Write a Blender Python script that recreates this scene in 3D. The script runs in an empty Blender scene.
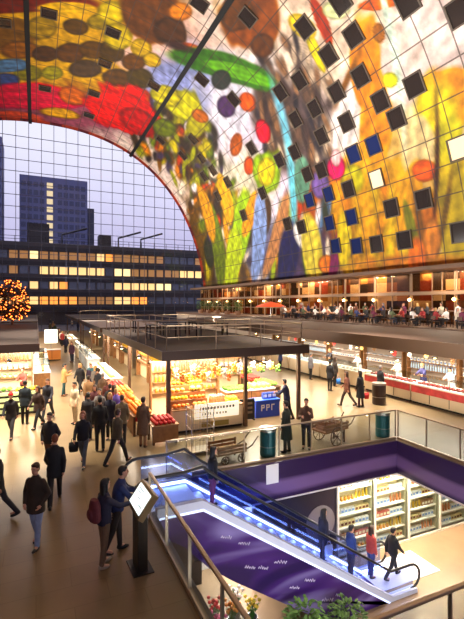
import bpy, bmesh, math, random
import numpy as np
from mathutils import Vector, Matrix
random.seed(7); rng = np.random.RandomState(5)
SC = bpy.context.scene; COL = SC.collection
PI = math.pi
# ------------------------------------------------------------------ camera frame
F, HZ, CAMH, TH = 430.0, 303.0, 5.2, math.radians(24.5)
CC, SS = math.cos(TH), math.sin(TH)
def G(px, py, z=0.0):                      # a point of height z seen at px,py -> hall x (across), y (along the hall)
    Y = F*(CAMH-z)/(py-HZ); X = (px-232)/F*Y
    return X*CC+Y*SS, Y*CC-X*SS
def cam2hall(X, Y): return X*CC+Y*SS, Y*CC-X*SS
AWAY = -TH
# ------------------------------------------------------------------ materials
def lin(c):
    return tuple(((x/255)/12.92 if x/255 <= .04045 else ((x/255+.055)/1.055)**2.4) for x in c)
MATS = {}
def mat(name, col=(200,200,200), rough=.6, metal=0, emit=None, es=0, noise=0, nscale=8, spec=.5, bump=0):
    if name in MATS: return MATS[name]
    m = bpy.data.materials.new(name); m.use_nodes = True; nt = m.node_tree; b = nt.nodes['Principled BSDF']
    c = lin(col)+(1,)
    b.inputs['Base Color'].default_value = c; b.inputs['Roughness'].default_value = rough
    b.inputs['Metallic'].default_value = metal; b.inputs['Specular IOR Level'].default_value = spec
    if emit is not None:
        b.inputs['Emission Color'].default_value = lin(emit)+(1,); b.inputs['Emission Strength'].default_value = es
    if noise or bump:
        tc = nt.nodes.new('ShaderNodeTexCoord'); n = nt.nodes.new('ShaderNodeTexNoise')
        n.inputs['Scale'].default_value = nscale; n.inputs['Detail'].default_value = 4
        nt.links.new(tc.outputs['Object'], n.inputs['Vector'])
        if noise:
            mr = nt.nodes.new('ShaderNodeMapRange'); mr.inputs['From Min'].default_value = .3; mr.inputs['From Max'].default_value = .7
            mr.inputs['To Min'].default_value = 1-noise; mr.inputs['To Max'].default_value = 1+noise
            nt.links.new(n.outputs['Fac'], mr.inputs['Value'])
            h = nt.nodes.new('ShaderNodeHueSaturation'); h.inputs['Color'].default_value = c
            nt.links.new(mr.outputs['Result'], h.inputs['Value']); nt.links.new(h.outputs['Color'], b.inputs['Base Color'])
        if bump:
            bp = nt.nodes.new('ShaderNodeBump'); bp.inputs['Strength'].default_value = bump
            nt.links.new(n.outputs['Fac'], bp.inputs['Height']); nt.links.new(bp.outputs['Normal'], b.inputs['Normal'])
    MATS[name] = m; return m
def glass(name, tint=(235,240,240), refl=.25, op=0.0):
    if name in MATS: return MATS[name]
    m = bpy.data.materials.new(name); m.use_nodes = True; nt = m.node_tree; nt.nodes.clear()
    o = nt.nodes.new('ShaderNodeOutputMaterial'); t = nt.nodes.new('ShaderNodeBsdfTransparent'); g = nt.nodes.new('ShaderNodeBsdfGlossy')
    t.inputs['Color'].default_value = lin(tint)+(1,); g.inputs['Roughness'].default_value = .04
    lw = nt.nodes.new('ShaderNodeLayerWeight'); lw.inputs['Blend'].default_value = .5
    pw = nt.nodes.new('ShaderNodeMath'); pw.operation = 'POWER'; pw.inputs[1].default_value = 4; nt.links.new(lw.outputs['Facing'], pw.inputs[0])
    fr = nt.nodes.new('ShaderNodeMath'); fr.operation = 'MULTIPLY_ADD'; fr.inputs[1].default_value = .6; fr.inputs[2].default_value = .15*refl; nt.links.new(pw.outputs[0], fr.inputs[0])
    mx = nt.nodes.new('ShaderNodeMixShader')
    nt.links.new(fr.outputs[0], mx.inputs[0]); nt.links.new(t.outputs[0], mx.inputs[1]); nt.links.new(g.outputs[0], mx.inputs[2])
    nt.links.new(mx.outputs[0], o.inputs[0]); MATS[name] = m; return m
M_dark = mat('dark_steel', (38,34,34), .4, .6)
M_black = mat('black_rubber', (14,14,16), .35)
M_steel = mat('brushed_steel', (165,158,150), .3, .9)
M_rail = mat('rail_steel', (170,150,126), .35, .5)
M_wood = mat('oak_board', (150,105,62), .5, noise=.2, nscale=6)
M_woodd = mat('dark_wood', (85,58,38), .5, noise=.2, nscale=6)
M_white = mat('white_board', (235,230,222), .5)
M_cream = mat('cream_panel', (220,200,165), .5)
M_glass = glass('clear_glass'); M_case = glass('case_glass', (240,245,245), .2)
# ------------------------------------------------------------------ mesh builder
class MB:
    def __init__(s): s.v = []; s.f = []; s.m = []
    def add(s, vs, fs, mi=0):
        o = len(s.v); s.v += [tuple(p) for p in vs]; s.f += [tuple(i+o for i in f) for f in fs]; s.m += [mi]*len(fs); return s
    def box(s, x0, x1, y0, y1, z0, z1, mi=0, M=None):
        vs = [Vector((x, y, z)) for z in (z0, z1) for y in (y0, y1) for x in (x0, x1)]
        if M is not None: vs = [M @ p for p in vs]
        return s.add(vs, [(0,2,3,1),(4,5,7,6),(0,1,5,4),(2,6,7,3),(0,4,6,2),(1,3,7,5)], mi)
    def quad(s, a, b, c, d, mi=0): return s.add([a,b,c,d], [(0,1,2,3)], mi)
    def tube(s, p0, p1, r0, r1=None, n=8, mi=0, caps=True):
        p0 = Vector(p0); p1 = Vector(p1); r1 = r0 if r1 is None else r1
        d = (p1-p0); d = d.normalized() if d.length > 1e-9 else Vector((0,0,1))
        a = d.orthogonal().normalized(); b = d.cross(a)
        vs = [p0+(a*math.cos(2*PI*i/n)+b*math.sin(2*PI*i/n))*r0 for i in range(n)]+[p1+(a*math.cos(2*PI*i/n)+b*math.sin(2*PI*i/n))*r1 for i in range(n)]
        fs = [(i,(i+1)%n,n+(i+1)%n,n+i) for i in range(n)]
        if caps: fs += [tuple(range(n-1,-1,-1)), tuple(range(n,2*n))]
        return s.add(vs, fs, mi)
    def path(s, pts, r, n=8, mi=0):
        pts = [Vector(p) for p in pts]; rings = []
        N = len(pts); prev = None
        for i, p in enumerate(pts):
            d = (pts[min(i+1,N-1)]-pts[max(i-1,0)]).normalized()
            if prev is None: a = d.orthogonal().normalized()
            else: a = (prev-d*prev.dot(d)).normalized()
            prev = a; b = d.cross(a); rr = r[i] if isinstance(r, (list,tuple)) else r
            rings.append([p+(a*math.cos(2*PI*k/n)+b*math.sin(2*PI*k/n))*rr for k in range(n)])
        vs = [q for R in rings for q in R]; fs = []
        for i in range(N-1):
            for k in range(n): fs.append((i*n+k, i*n+(k+1)%n, (i+1)*n+(k+1)%n, (i+1)*n+k))
        fs += [tuple(range(n-1,-1,-1)), tuple(range((N-1)*n, N*n))]
        return s.add(vs, fs, mi)
    def ell(s, c, rx, ry, rz, n=12, m=8, mi=0, M=None):
        vs = []; fs = []
        for j in range(m+1):
            t = PI*j/m
            for i in range(n):
                a = 2*PI*i/n; q = Vector((rx*math.sin(t)*math.cos(a), ry*math.sin(t)*math.sin(a), rz*math.cos(t)))
                if M is not None: q = M @ q
                vs.append(q+Vector(c))
        for j in range(m):
            for i in range(n): fs.append((j*n+i, (j+1)*n+i, (j+1)*n+(i+1)%n, j*n+(i+1)%n))
        return s.add(vs, fs, mi)
    def lathe(s, prof, c=(0,0,0), n=14, mi=0):
        vs = []; fs = []; N = len(prof)
        for r, z in prof:
            for i in range(n): vs.append((c[0]+r*math.cos(2*PI*i/n), c[1]+r*math.sin(2*PI*i/n), c[2]+z))
        for j in range(N-1):
            for i in range(n): fs.append((j*n+i, j*n+(i+1)%n, (j+1)*n+(i+1)%n, (j+1)*n+i))
        fs += [tuple(range(n-1,-1,-1)), tuple(range((N-1)*n, N*n))]
        return s.add(vs, fs, mi)
    def loft(s, rings, n=16, mi=0):        # rings: (cx,cy,z,rx,ry)
        vs = []; fs = []; N = len(rings)
        for cx, cy, z, rx, ry in rings:
            for i in range(n): vs.append((cx+rx*math.cos(2*PI*i/n), cy+ry*math.sin(2*PI*i/n), z))
        for j in range(N-1):
            for i in range(n): fs.append((j*n+i, j*n+(i+1)%n, (j+1)*n+(i+1)%n, (j+1)*n+i))
        fs += [tuple(range(n-1,-1,-1)), tuple(range((N-1)*n, N*n))]
        return s.add(vs, fs, mi)
    def prism(s, poly, y0, y1, mi=0):      # polygon in x,z extruded along y
        n = len(poly)
        vs = [(x, y0, z) for x, z in poly]+[(x, y1, z) for x, z in poly]
        return s.add(vs, [tuple(range(n)), tuple(range(2*n-1, n-1, -1))]+[(i, n+i, n+(i+1)%n, (i+1)%n) for i in range(n)], mi)
    def mesh(s, name, mats, smooth=False):
        me = bpy.data.meshes.new(name); me.from_pydata(s.v, [], s.f)
        for m in (mats if isinstance(mats, (list, tuple)) else [mats]): me.materials.append(m)
        me.polygons.foreach_set('material_index', s.m)
        if smooth: me.polygons.foreach_set('use_smooth', [True]*len(s.f))
        bm = bmesh.new(); bm.from_mesh(me); bmesh.ops.recalc_face_normals(bm, faces=bm.faces); bm.to_mesh(me); bm.free()
        me.update(); return me
    def build(s, name, mats, parent=None, smooth=False, loc=None, rz=None, bevel=0):
        return link(name, s.mesh(name, mats, smooth), parent, loc, rz, bevel)
def link(name, me, parent=None, loc=None, rz=None, bevel=0):
    o = bpy.data.objects.new(name, me); COL.objects.link(o)
    if parent is not None: o.parent = parent
    if loc is not None: o.location = loc
    if rz is not None: o.rotation_euler = (0,0,rz)
    if bevel:
        b = o.modifiers.new('bevel', 'BEVEL'); b.width = bevel; b.segments = 2; b.limit_method = 'ANGLE'
    return o
def tag(o, label, cat, group=None, kind=None):
    o['label'] = label; o['category'] = cat
    if group: o['group'] = group
    if kind: o['kind'] = kind
    return o
def thing(name, label, cat, loc=(0,0,0), rz=0, group=None):
    o = bpy.data.objects.new(name, None); COL.objects.link(o); o.location = loc; o.rotation_euler = (0,0,rz); o.empty_display_size = .1
    return tag(o, label, cat, group)
def struct(o): o['kind'] = 'structure'; return o
def copy_tree(o, parent=None):
    c = o.copy(); COL.objects.link(c); c.parent = parent
    for ch in list(o.children): copy_tree(ch, c)
    return c
# ================================================================== THE VAULT
U0, W, HA, NE = 1.5, 31.5, 38.0, 2.3
V0, V1 = -34.0, 86.0
ph = np.linspace(0, PI, 4001)
pu = U0+W*np.sign(np.cos(ph))*np.abs(np.cos(ph))**(2/NE); pz = HA*np.abs(np.sin(ph))**(2/NE)
ps = np.concatenate([[0], np.cumsum(np.hypot(np.diff(pu), np.diff(pz)))]); ST = ps[-1]     # s from the right foot over the top
def surf(s): return np.interp(s, ps, pu), np.interp(s, ps, pz)
pang = np.arctan2(pz, pu-U0)
def hit(px, py):                           # view ray to vault: (s, v)
    dx, dz = (px-232)/F, -(py-HZ)/F
    du, dv = cam2hall(dx, 1.0)
    lo, hi = .5, 400.0
    for _ in range(60):
        t = (lo+hi)/2; u = du*t; z = CAMH+dz*t
        ins = z < 0 or (abs((u-U0)/W)**NE+abs(max(z,0)/HA)**NE) < 1
        if ins: lo = t
        else: hi = t
    u, v, z = du*lo, dv*lo, CAMH+dz*lo
    return float(np.interp(math.atan2(z, u-U0), pang, ps)), v
sg = np.concatenate([np.arange(0, ST*.62, .15), np.linspace(ST*.62, ST, 90)])
vg = np.concatenate([np.linspace(V0, 8, 40)[:-1], np.arange(8, V1, .17), [V1]])
SG, VG = np.meshgrid(sg, vg, indexing='ij')
colr = np.zeros(SG.shape+(3,)); colr[:] = (226,206,194)
def paint(px, py, rx, ry, rot, c, soft=.2, alpha=1.0):
    a = math.radians(rot); ca, sa = math.cos(a), math.sin(a)
    s0, v0 = hit(px, py)
    k = .4
    if min(rx, ry) < 4.5: soft = .9
    s1, v1 = hit(px+ca*rx*k, py+sa*rx*k); s1b, v1b = hit(px-ca*rx*k, py-sa*rx*k)
    s2, v2 = hit(px-sa*ry*k, py+ca*ry*k); s2b, v2b = hit(px+sa*ry*k, py-ca*ry*k)
    e1 = ((s1-s1b)/2/k, (v1-v1b)/2/k); e2 = ((s2-s2b)/2/k, (v2-v2b)/2/k)
    det = e1[0]*e2[1]-e1[1]*e2[0]
    if abs(det) < 1e-6: return
    es, ev = 1.4*math.hypot(e1[0], e2[0]), 1.4*math.hypot(e1[1], e2[1])
    i0, i1 = np.searchsorted(sg, (s0-es, s0+es)); j0, j1 = np.searchsorted(vg, (v0-ev, v0+ev))
    if i1 <= i0 or j1 <= j0: return
    S_, V_ = SG[i0:i1,j0:j1], VG[i0:i1,j0:j1]; sub = colr[i0:i1,j0:j1]
    ds, dv = S_-s0, V_-v0
    A = (ds*e2[1]-dv*e2[0])/det; B = (dv*e1[0]-ds*e1[1])/det
    r = np.sqrt(A*A+B*B)*(1+(1.0 if min(rx,ry) > 13 else .22)*(.08*np.sin(S_*1.1+V_*.6)+.08*np.sin(S_*.5-V_*.9+1.3)+.04*np.sin(S_*3.3+V_*2.1)))
    w = np.clip((1-r)/soft+.5, 0, 1)*alpha
    q = B if rx > ry else A
    tone = 1+.08*np.sin(q*9+A*B*2+px)+.06*np.sin(S_*5+V_*2+py)
    if rx < 24 and ry < 24: tone = tone*(1-.35*np.clip((r-.72)/.25,0,1))
    sub[:] = sub*(1-w[...,None])+np.clip(np.array(c)*tone[...,None], 0, 250)*w[...,None]
for a in [  # broad fields of the painted panels, then single patches
 (430,40,110,90,0,(228,208,202),.6),(300,40,80,60,0,(232,208,188),.5),(50,60,130,70,0,(196,146,40),.5),(60,112,90,22,0,(130,80,90),.6),
 (160,50,50,40,0,(226,190,176),.4),(180,92,46,36,0,(150,155,195),.5),(245,120,45,60,0,(216,212,224),.5),(255,190,45,60,0,(214,200,214),.5),
 (285,130,26,60,-18,(74,58,52),.4),(318,140,20,60,-8,(84,70,70),.4),(318,225,36,50,0,(140,80,66),.5),(335,205,26,30,0,(186,110,70),.5),
 (410,190,62,70,0,(206,172,120),.5),(372,110,16,80,-4,(216,128,28),.3),(345,120,16,40,10,(226,214,210),.4),(366,215,40,62,0,(222,150,32),.4),
 (392,240,22,40,0,(228,180,30),.4),(376,262,24,16,0,(224,200,40),.4),(352,180,12,16,0,(190,180,50),.4),(350,250,22,26,0,(218,150,40),.4),
 (455,95,34,26,0,(204,126,30),.4),(432,115,20,34,10,(226,196,40),.4),(448,140,14,30,0,(190,180,40),.4),(418,145,18,40,0,(214,192,150),.5),
 (456,215,22,60,0,(176,150,26),.4),(424,228,14,38,0,(196,122,80),.4),(400,265,70,10,0,(200,120,30),.6),(408,205,10,40,12,(214,150,50),.3),
 (240,205,30,50,0,(200,190,170),.5),(222,255,30,45,0,(90,80,40),.5),(205,240,18,70,0,(90,66,40),.4),(262,255,22,40,0,(130,130,150),.5),(300,258,40,34,0,(70,56,80),.5)]:
    paint(*a)
pal = [(40,30,24),(56,40,26),(40,44,30),(196,176,40),(150,150,40),(70,50,34),(226,210,190),(176,60,36),(214,120,40),(96,110,46),(60,50,70),(230,220,220),(120,80,40)]
for i in range(330):
    t = random.random(); x = 150+85*t+random.uniform(-16,26); y = 118+t*t*140+random.uniform(-24,40)
    paint(x, y, random.uniform(1.6,4.5), random.uniform(3,10), random.uniform(-40,0)+t*30, random.choice(pal), .2)
for i in range(60):
    paint(random.uniform(205,330), random.uniform(200,288), random.uniform(2,5), random.uniform(8,22), random.uniform(-12,16), random.choice(pal+[(120,150,190),(170,190,60),(220,150,60)]), .3)
for i in range(90):
    paint(random.uniform(258,330), random.uniform(40,170), random.uniform(2,4), random.uniform(6,18), random.uniform(-30,-5), random.choice([(60,46,44),(130,100,80),(190,170,150),(90,70,60),(40,34,40)]), .3)
for i in range(40):
    paint(random.uniform(338,400), random.uniform(180,272), random.uniform(3,7), random.uniform(8,22), random.uniform(-15,15), random.choice([(226,150,30),(214,110,30),(230,196,60),(190,150,40),(222,170,90)]), .6, .5)
for a in [
 (22,4,80,9,-3,(104,34,26)),(12,36,26,16,0,(110,76,40)),(42,28,15,12,0,(150,118,40)),(76,27,13,8,10,(80,58,34)),(100,22,13,8,0,(140,116,40)),(20,50,20,9,0,(130,84,50)),
 (45,54,13,8,0,(70,48,34)),(70,53,15,10,0,(84,58,40)),(94,50,15,9,10,(86,60,34)),(85,69,17,9,0,(70,54,40)),(112,51,13,11,20,(70,52,30)),(28,73,15,8,0,(120,110,44)),
 (52,73,11,7,0,(140,130,50)),(118,78,16,9,10,(84,60,40)),(140,78,14,10,20,(70,56,30)),(134,62,12,9,0,(96,66,44)),(8,66,22,7,-5,(96,120,150)),(6,80,14,7,0,(70,80,120)),
 (112,13,15,12,10,(206,176,40)),(118,37,15,13,20,(196,168,36)),(141,48,11,9,20,(200,160,40)),(152,60,9,7,20,(196,156,40)),(66,8,30,6,0,(214,166,50)),
 (34,97,50,13,3,(200,30,56)),(72,96,14,9,20,(190,100,60)),(60,113,20,5,8,(206,150,60)),(14,119,30,8,2,(196,110,100)),(124,111,37,21,18,(214,28,26)),(138,122,20,12,30,(184,30,30)),
 (150,16,36,26,35,(92,52,24)),(170,30,16,14,30,(70,40,20)),(250,22,28,32,30,(130,66,28)),(238,14,16,20,30,(96,56,30)),(262,46,12,12,40,(90,54,34)),
 (190,54,16,10,20,(226,120,90)),(180,12,12,9,0,(220,140,90)),(222,66,58,13,17,(52,98,28)),(238,72,38,7,17,(96,160,40)),(178,46,14,4,15,(50,30,30)),
 (184,106,21,15,38,(200,192,44)),(166,96,16,10,20,(206,190,50)),(196,126,10,12,20,(170,160,44)),(164,128,12,9,20,(96,104,40)),(200,116,9,6,30,(190,100,40)),
 (226,107,9,11,-20,(72,50,84)),(221,80,10,10,0,(40,44,40)),(247,102,8,10,-20,(224,90,40)),(263,132,7,12,-12,(222,40,56)),(236,145,6,12,10,(176,90,50)),(249,166,5,9,0,(214,80,40)),
 (266,172,14,22,6,(150,186,40)),(266,172,9,15,6,(210,190,60)),
 (283,120,4,40,-14,(130,178,196)),(293,190,4,50,-3,(130,190,204)),(336,168,9,13,0,(224,90,120)),(336,158,5,9,0,(230,190,190)),(320,185,9,14,0,(120,100,150)),(302,180,8,24,0,(96,130,110)),
 (322,22,6,26,-22,(160,50,30)),(316,52,5,22,-24,(226,206,70)),(302,26,16,10,40,(232,200,70)),(336,10,14,10,0,(214,220,170)),(378,4,20,6,-8,(224,96,36)),(379,33,6,10,-8,(150,90,40)),
 (356,60,3,40,-10,(200,170,160)),(394,50,4,90,-10,(206,222,206)),(360,75,9,34,-8,(214,124,30)),(346,82,3,30,24,(120,80,50)),(390,80,8,8,0,(206,206,80)),
 (424,171,12,11,0,(226,92,44)),(437,170,2.5,70,2,(60,34,24)),(420,225,4,40,-8,(110,70,30)),(445,215,3,45,10,(96,70,30)),(432,240,9,22,0,(214,150,110)),
 (412,232,5,34,-12,(110,110,40)),(417,262,9,24,0,(220,110,40)),
 (240,236,9,42,10,(150,186,44)),(233,262,8,34,6,(180,196,60)),(218,246,6,44,-8,(96,110,36)),(226,200,6,26,-12,(216,160,50)),(208,214,5,30,-14,(200,140,60)),(250,215,6,24,16,(220,150,70)),
 (259,240,7,46,4,(150,166,206)),(276,240,6,44,16,(186,140,110)),(288,256,10,34,8,(40,40,76)),(300,236,6,14,-20,(226,220,216)),(312,250,10,38,-6,(220,202,120)),(326,264,8,9,0,(226,120,40)),
 (336,256,5,30,10,(120,60,90)),(344,240,7,28,0,(216,190,70))]:
    paint(*a, **({} if len(a) > 6 else {'soft': .2}))
# red border band next to the far glass
wband = np.clip((VG-84.4)/.5, 0, 1); stripe = (np.sin(SG*1.3)>.3)[...,None]
colr[:] = colr*(1-wband[...,None])+np.where(stripe, np.array((80,26,32)), np.array((150,66,54)))*wband[...,None]
NS, NV = SG.shape
uu, zz = surf(sg)
verts = np.stack([np.repeat(uu, NV), np.tile(vg, NS), np.repeat(zz, NV)], 1)
idx = np.arange(NS*NV).reshape(NS, NV)
faces = np.stack([idx[:-1,:-1], idx[1:,:-1], idx[1:,1:], idx[:-1,1:]], -1).reshape(-1, 4)
# leave the lower 8 m of the side walls to the shop fronts
zf = verts[faces].mean(1)[:,2]; faces = faces[zf > 7.9]
me = bpy.data.meshes.new('ceiling'); me.from_pydata(verts.tolist(), [], faces.tolist())
lc = np.where(colr/255 <= .04045, colr/255/12.92, ((colr/255+.055)/1.055)**2.4).reshape(-1, 3)
ca = me.color_attributes.new('paint', 'FLOAT_COLOR', 'POINT')
ca.data.foreach_set('color', np.concatenate([lc, np.ones((len(lc),1))], 1).astype(np.float32).ravel())
uvl = me.uv_layers.new(name='panel'); li = np.zeros(len(me.loops), np.int32); me.loops.foreach_get('vertex_index', li)
uvl.data.foreach_set('uv', np.stack([np.repeat(sg, NV)[li], np.tile(vg, NS)[li]], 1).astype(np.float32).ravel())
me.polygons.foreach_set('use_smooth', [True]*len(me.polygons))
mm = bpy.data.materials.new('painted_panels'); mm.use_nodes = True; nt = mm.node_tree; b = nt.nodes['Principled BSDF']
b.inputs['Roughness'].default_value = .55
at = nt.nodes.new('ShaderNodeAttribute'); at.attribute_name = 'paint'
uvn = nt.nodes.new('ShaderNodeUVMap'); uvn.uv_map = 'panel'; sp = nt.nodes.new('ShaderNodeSeparateXYZ'); nt.links.new(uvn.outputs[0], sp.inputs[0])
def line(sock, per, wd):
    m1 = nt.nodes.new('ShaderNodeMath'); m1.operation = 'PINGPONG'; m1.inputs[1].default_value = per/2; nt.links.new(sock, m1.inputs[0])
    m2 = nt.nodes.new('ShaderNodeMath'); m2.operation = 'LESS_THAN'; m2.inputs[1].default_value = wd; nt.links.new(m1.outputs[0], m2.inputs[0]); return m2
la, lb = line(sp.outputs[0], 2.4, .06), line(sp.outputs[1], 2.4, .06)
mxx = nt.nodes.new('ShaderNodeMath'); mxx.operation = 'MAXIMUM'; nt.links.new(la.outputs[0], mxx.inputs[0]); nt.links.new(lb.outputs[0], mxx.inputs[1])
nz = nt.nodes.new('ShaderNodeTexNoise'); nz.inputs['Scale'].default_value = .9; nz.inputs['Detail'].default_value = 6; nt.links.new(uvn.outputs[0], nz.inputs['Vector'])
mr = nt.nodes.new('ShaderNodeMapRange'); mr.inputs[1].default_value = .3; mr.inputs[2].default_value = .7; mr.inputs[3].default_value = .58; mr.inputs[4].default_value = 1.32
nt.links.new(nz.outputs['Fac'], mr.inputs[0])
hs = nt.nodes.new('ShaderNodeHueSaturation'); hs.inputs['Saturation'].default_value = 1.28; nt.links.new(at.outputs['Color'], hs.inputs['Color']); nt.links.new(mr.outputs[0], hs.inputs['Value'])
mx = nt.nodes.new('ShaderNodeMix'); mx.data_type = 'RGBA'; mx.inputs['B'].default_value = (.05,.03,.025,1)
ml = nt.nodes.new('ShaderNodeMath'); ml.operation = 'MULTIPLY'; ml.inputs[1].default_value = .8; nt.links.new(mxx.outputs[0], ml.inputs[0])
nt.links.new(ml.outputs[0], mx.inputs['Factor']); nt.links.new(hs.outputs[0], mx.inputs['A']); nt.links.new(mx.outputs['Result'], b.inputs['Base Color'])
me.materials.append(mm); vault = struct(link('ceiling', me))
# outer skin of the vault so that it is a building, not a sheet
sgo = np.linspace(0, ST, 60); ou, oz = surf(sgo); mb = MB()
pr = [(U0+(u-U0)*1.2, z*1.12) for u, z in zip(ou, oz)]
for i in range(59):
    (a0,b0),(a1,b1) = pr[i], pr[i+1]
    mb.quad((a0,V0,b0),(a1,V0,b1),(a1,V1,b1),(a0,V1,b0))
    mb.quad((ou[i],V1,oz[i]),(ou[i+1],V1,oz[i+1]),(a1,V1,b1),(a0,V1,b0)); mb.quad((ou[i],V0,oz[i]),(ou[i+1],V0,oz[i+1]),(a1,V0,b1),(a0,V0,b0))
struct(mb.build('wall_outer', mat('grey_stone', (120,118,116), .7)))
struct(MB().box(U0-W-.4, U0-W+.3, V0, V1-.2, 0, 8.2).build('wall_left', mat('left_shops', (96,74,60), .6, noise=.3, nscale=.7)))
struct(MB().box(U0+W-.2, U0+W+.6, V0, 2, 0, 8.2).build('wall_right', mat('left_shops', (96,74,60), .6)))
# dark expansion slots along the vault
def slot(n, s0, wd=.28):
    mb = MB(); p = [surf(s) for s in (s0-wd, s0+wd)]
    q = [(float(u+(U0-u)*.012), float(z-z*.008)) for u, z in p]
    mb.prism([(float(p[0][0]),float(p[0][1])),(float(p[1][0]),float(p[1][1])),q[1],q[0]], V0, V1)
    struct(mb.build('trim_%d' % n, mat('slot_black', (10,9,10), .6)))
sA = float(ps[np.argmin(np.abs(pu+1.0)+(pz<30)*99)]); slot(1, sA)
k = np.argmin(np.abs(pu-.585*(pz-CAMH))+(pz<20)*99); slot(2, float(ps[k]))
# windows let into the painted vault
wm = MB()
for a in ((-.9,-.78,-.9,.9),(.78,.9,-.9,.9),(-.78,.78,-.9,-.78),(-.78,.78,.78,.9)): wm.box(a[0],a[1],a[2],a[3],-.05,.16)
wme = wm.mesh('window_frame', mat('window_frame_dark', (84,72,60), .5))
pm = MB().box(-.78,.78,-.78,.78,-.03,.04).mesh('pane', mat('dark_pane', (50,42,40), .15, spec=.8))
pmb = MB().box(-.78,.78,-.78,.78,-.03,.04).mesh('pane', mat('blue_pane', (34,44,90), .12, spec=.8))
pml = MB().box(-.78,.78,-.78,.78,-.03,.04).mesh('pane', mat('lit_pane', (250,225,180), .3, emit=(255,206,140), es=.35))
WINS = [(374,145,1),(354,154,1),(377,179,2),(392,208,0),(424,199,0),(352,217,1),(377,244,0),(357,246,1),(461,232,0),(459,148,2),(347,122,0),(397,118,0),(354,35,0),(361,76,0),(415,85,0),(381,101,0),
 (337,92,0),(460,11,0),(408,2,0),(341,1,0),(315,108,0),(296,119,0),(322,136,0),(295,152,0),(280,160,0),(308,174,0),(322,170,0),(329,194,1),(330,223,1),(252,148,0),(263,193,0),(288,224,0),(302,227,0),
 (349,189,0),(248,17,0),(305,27,0),(329,55,0),(234,99,0),(281,92,0),(300,80,0),(49,13,0),(3,22,0),(113,32,0),(105,63,0),(45,88,0),(94,93,0),(89,115,0),(200,3,0),(202,79,0),(154,85,0),
 (161,140,0),(193,139,0),(183,155,0),(202,158,0),(204,176,0),(244,215,0),(218,196,0),(213,170,0),(228,182,0),(310,200,1),(336,246,1),(405,240,0)]
for i, (px, py, k) in enumerate(WINS):
    s, v = hit(px, py); d = .05
    u, z = surf(s); u2, z2 = surf(s+d); t = Vector((float(u2-u),0,float(z2-z))).normalized()
    y = Vector((0,1,0)); n = t.cross(y).normalized()
    if n.dot(Vector((U0-float(u),0,10-float(z)))) < 0: n = -n
    xax = t; M = Matrix((xax, n.cross(xax), n)).transposed().to_4x4(); M.translation = Vector((float(u), v, float(z)))
    o = link('window_%d' % (i+3), wme); o.matrix_world = M; struct(o); link('pane', (pm, pmb, pml)[k], o)
# ------------------------------------------------------------------ glass ends with their cable nets
def glass_end(n, y):
    poly = [(float(a), float(c)) for a, c in zip(*surf(np.linspace(0, ST, 80)))]
    o = MB().add([(x, y, z) for x, z in poly], [tuple(range(80))]).build('window_%d' % n, glass('facade_glass', (232,236,244), .12)); struct(o)
    mb = MB(); st = 2.1; r = .045
    x = U0-W+1.5
    while x < U0+W-1:
        zt = HA*(1-abs((x-U0)/W)**NE)**(1/NE); mb.box(x-r, x+r, y-r-.1, y+r-.1, .05, zt-.05); x += st
    z = 1.5
    while z < HA-1:
        hw = W*(1-(z/HA)**NE)**(1/NE); mb.box(U0-hw+.1, U0+hw-.1, y-r-.1, y+r-.1, z-r, z+r); z += st
    mb.build('cable_net', mat('cable_grey', (70,72,92), .5, .5), o)
glass_end(1, V1); glass_end(2, V0)
# ================================================================== FLOORS
AX0, AX1, AY0, AY1 = 2.6, 12.45, 4.4, 12.25; BZ = -4.3; FB = -1.2
fm = mat('polished_stone', (124,105,76), .3, noise=.16, nscale=.5)
nt = fm.node_tree; b = nt.nodes['Principled BSDF']
tc = nt.nodes.new('ShaderNodeTexCoord'); br = nt.nodes.new('ShaderNodeTexBrick'); br.offset = .5
br.inputs['Scale'].default_value = 1; br.inputs['Brick Width'].default_value = 1.2; br.inputs['Row Height'].default_value = .6; br.inputs['Mortar Size'].default_value = .008
br.inputs['Color1'].default_value = (1,1,1,1); br.inputs['Color2'].default_value = (.93,.92,.9,1); br.inputs['Mortar'].default_value = (.75,.73,.7,1)
nt.links.new(tc.outputs['Object'], br.inputs['Vector'])
mu = nt.nodes.new('ShaderNodeMix'); mu.data_type = 'RGBA'; mu.blend_type = 'MULTIPLY'; mu.inputs['Factor'].default_value = 1
src = b.inputs['Base Color'].links[0].from_socket
nt.links.new(src, mu.inputs['A']); nt.links.new(br.outputs['Color'], mu.inputs['B']); nt.links.new(mu.outputs['Result'], b.inputs['Base Color'])
mb = MB(); X0, X1 = U0-W, U0+W
for a in ((X0,AX0,V0,V1),(AX1,X1,V0,V1),(AX0,AX1,V0,AY0),(AX0,AX1,AY1,V1)): mb.box(a[0],a[1],a[2],a[3],-.35,0)
struct(mb.build('floor', fm))
mb = MB(); mb.box(-3, 24, 1, 22, BZ-.2, BZ); struct(mb.build('floor', mat('basement_stone', (140,114,88), .35, noise=.1, nscale=1.2)))
mb = MB()
for a in ((-3,AX0-.02,1,22),(AX1+.02,24,1,22),(AX0-.02,AX1+.02,1,AY0-.02),(AX0-.02,AX1+.02,AY1+.02,22)): mb.box(a[0],a[1],a[2],a[3],FB,FB+.1)
struct(mb.build('ceiling', mat('basement_soffit', (120,100,90), .6)))
mb = MB(); mb.box(-3.2,-3,1,22,BZ,FB); mb.box(24,24.2,1,22,BZ,FB); mb.box(-3,24,.8,1,BZ,FB); mb.box(-3,24,22,22.2,BZ,FB)
struct(mb.build('wall_basement', mat('basement_wall', (110,96,90), .7)))
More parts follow.
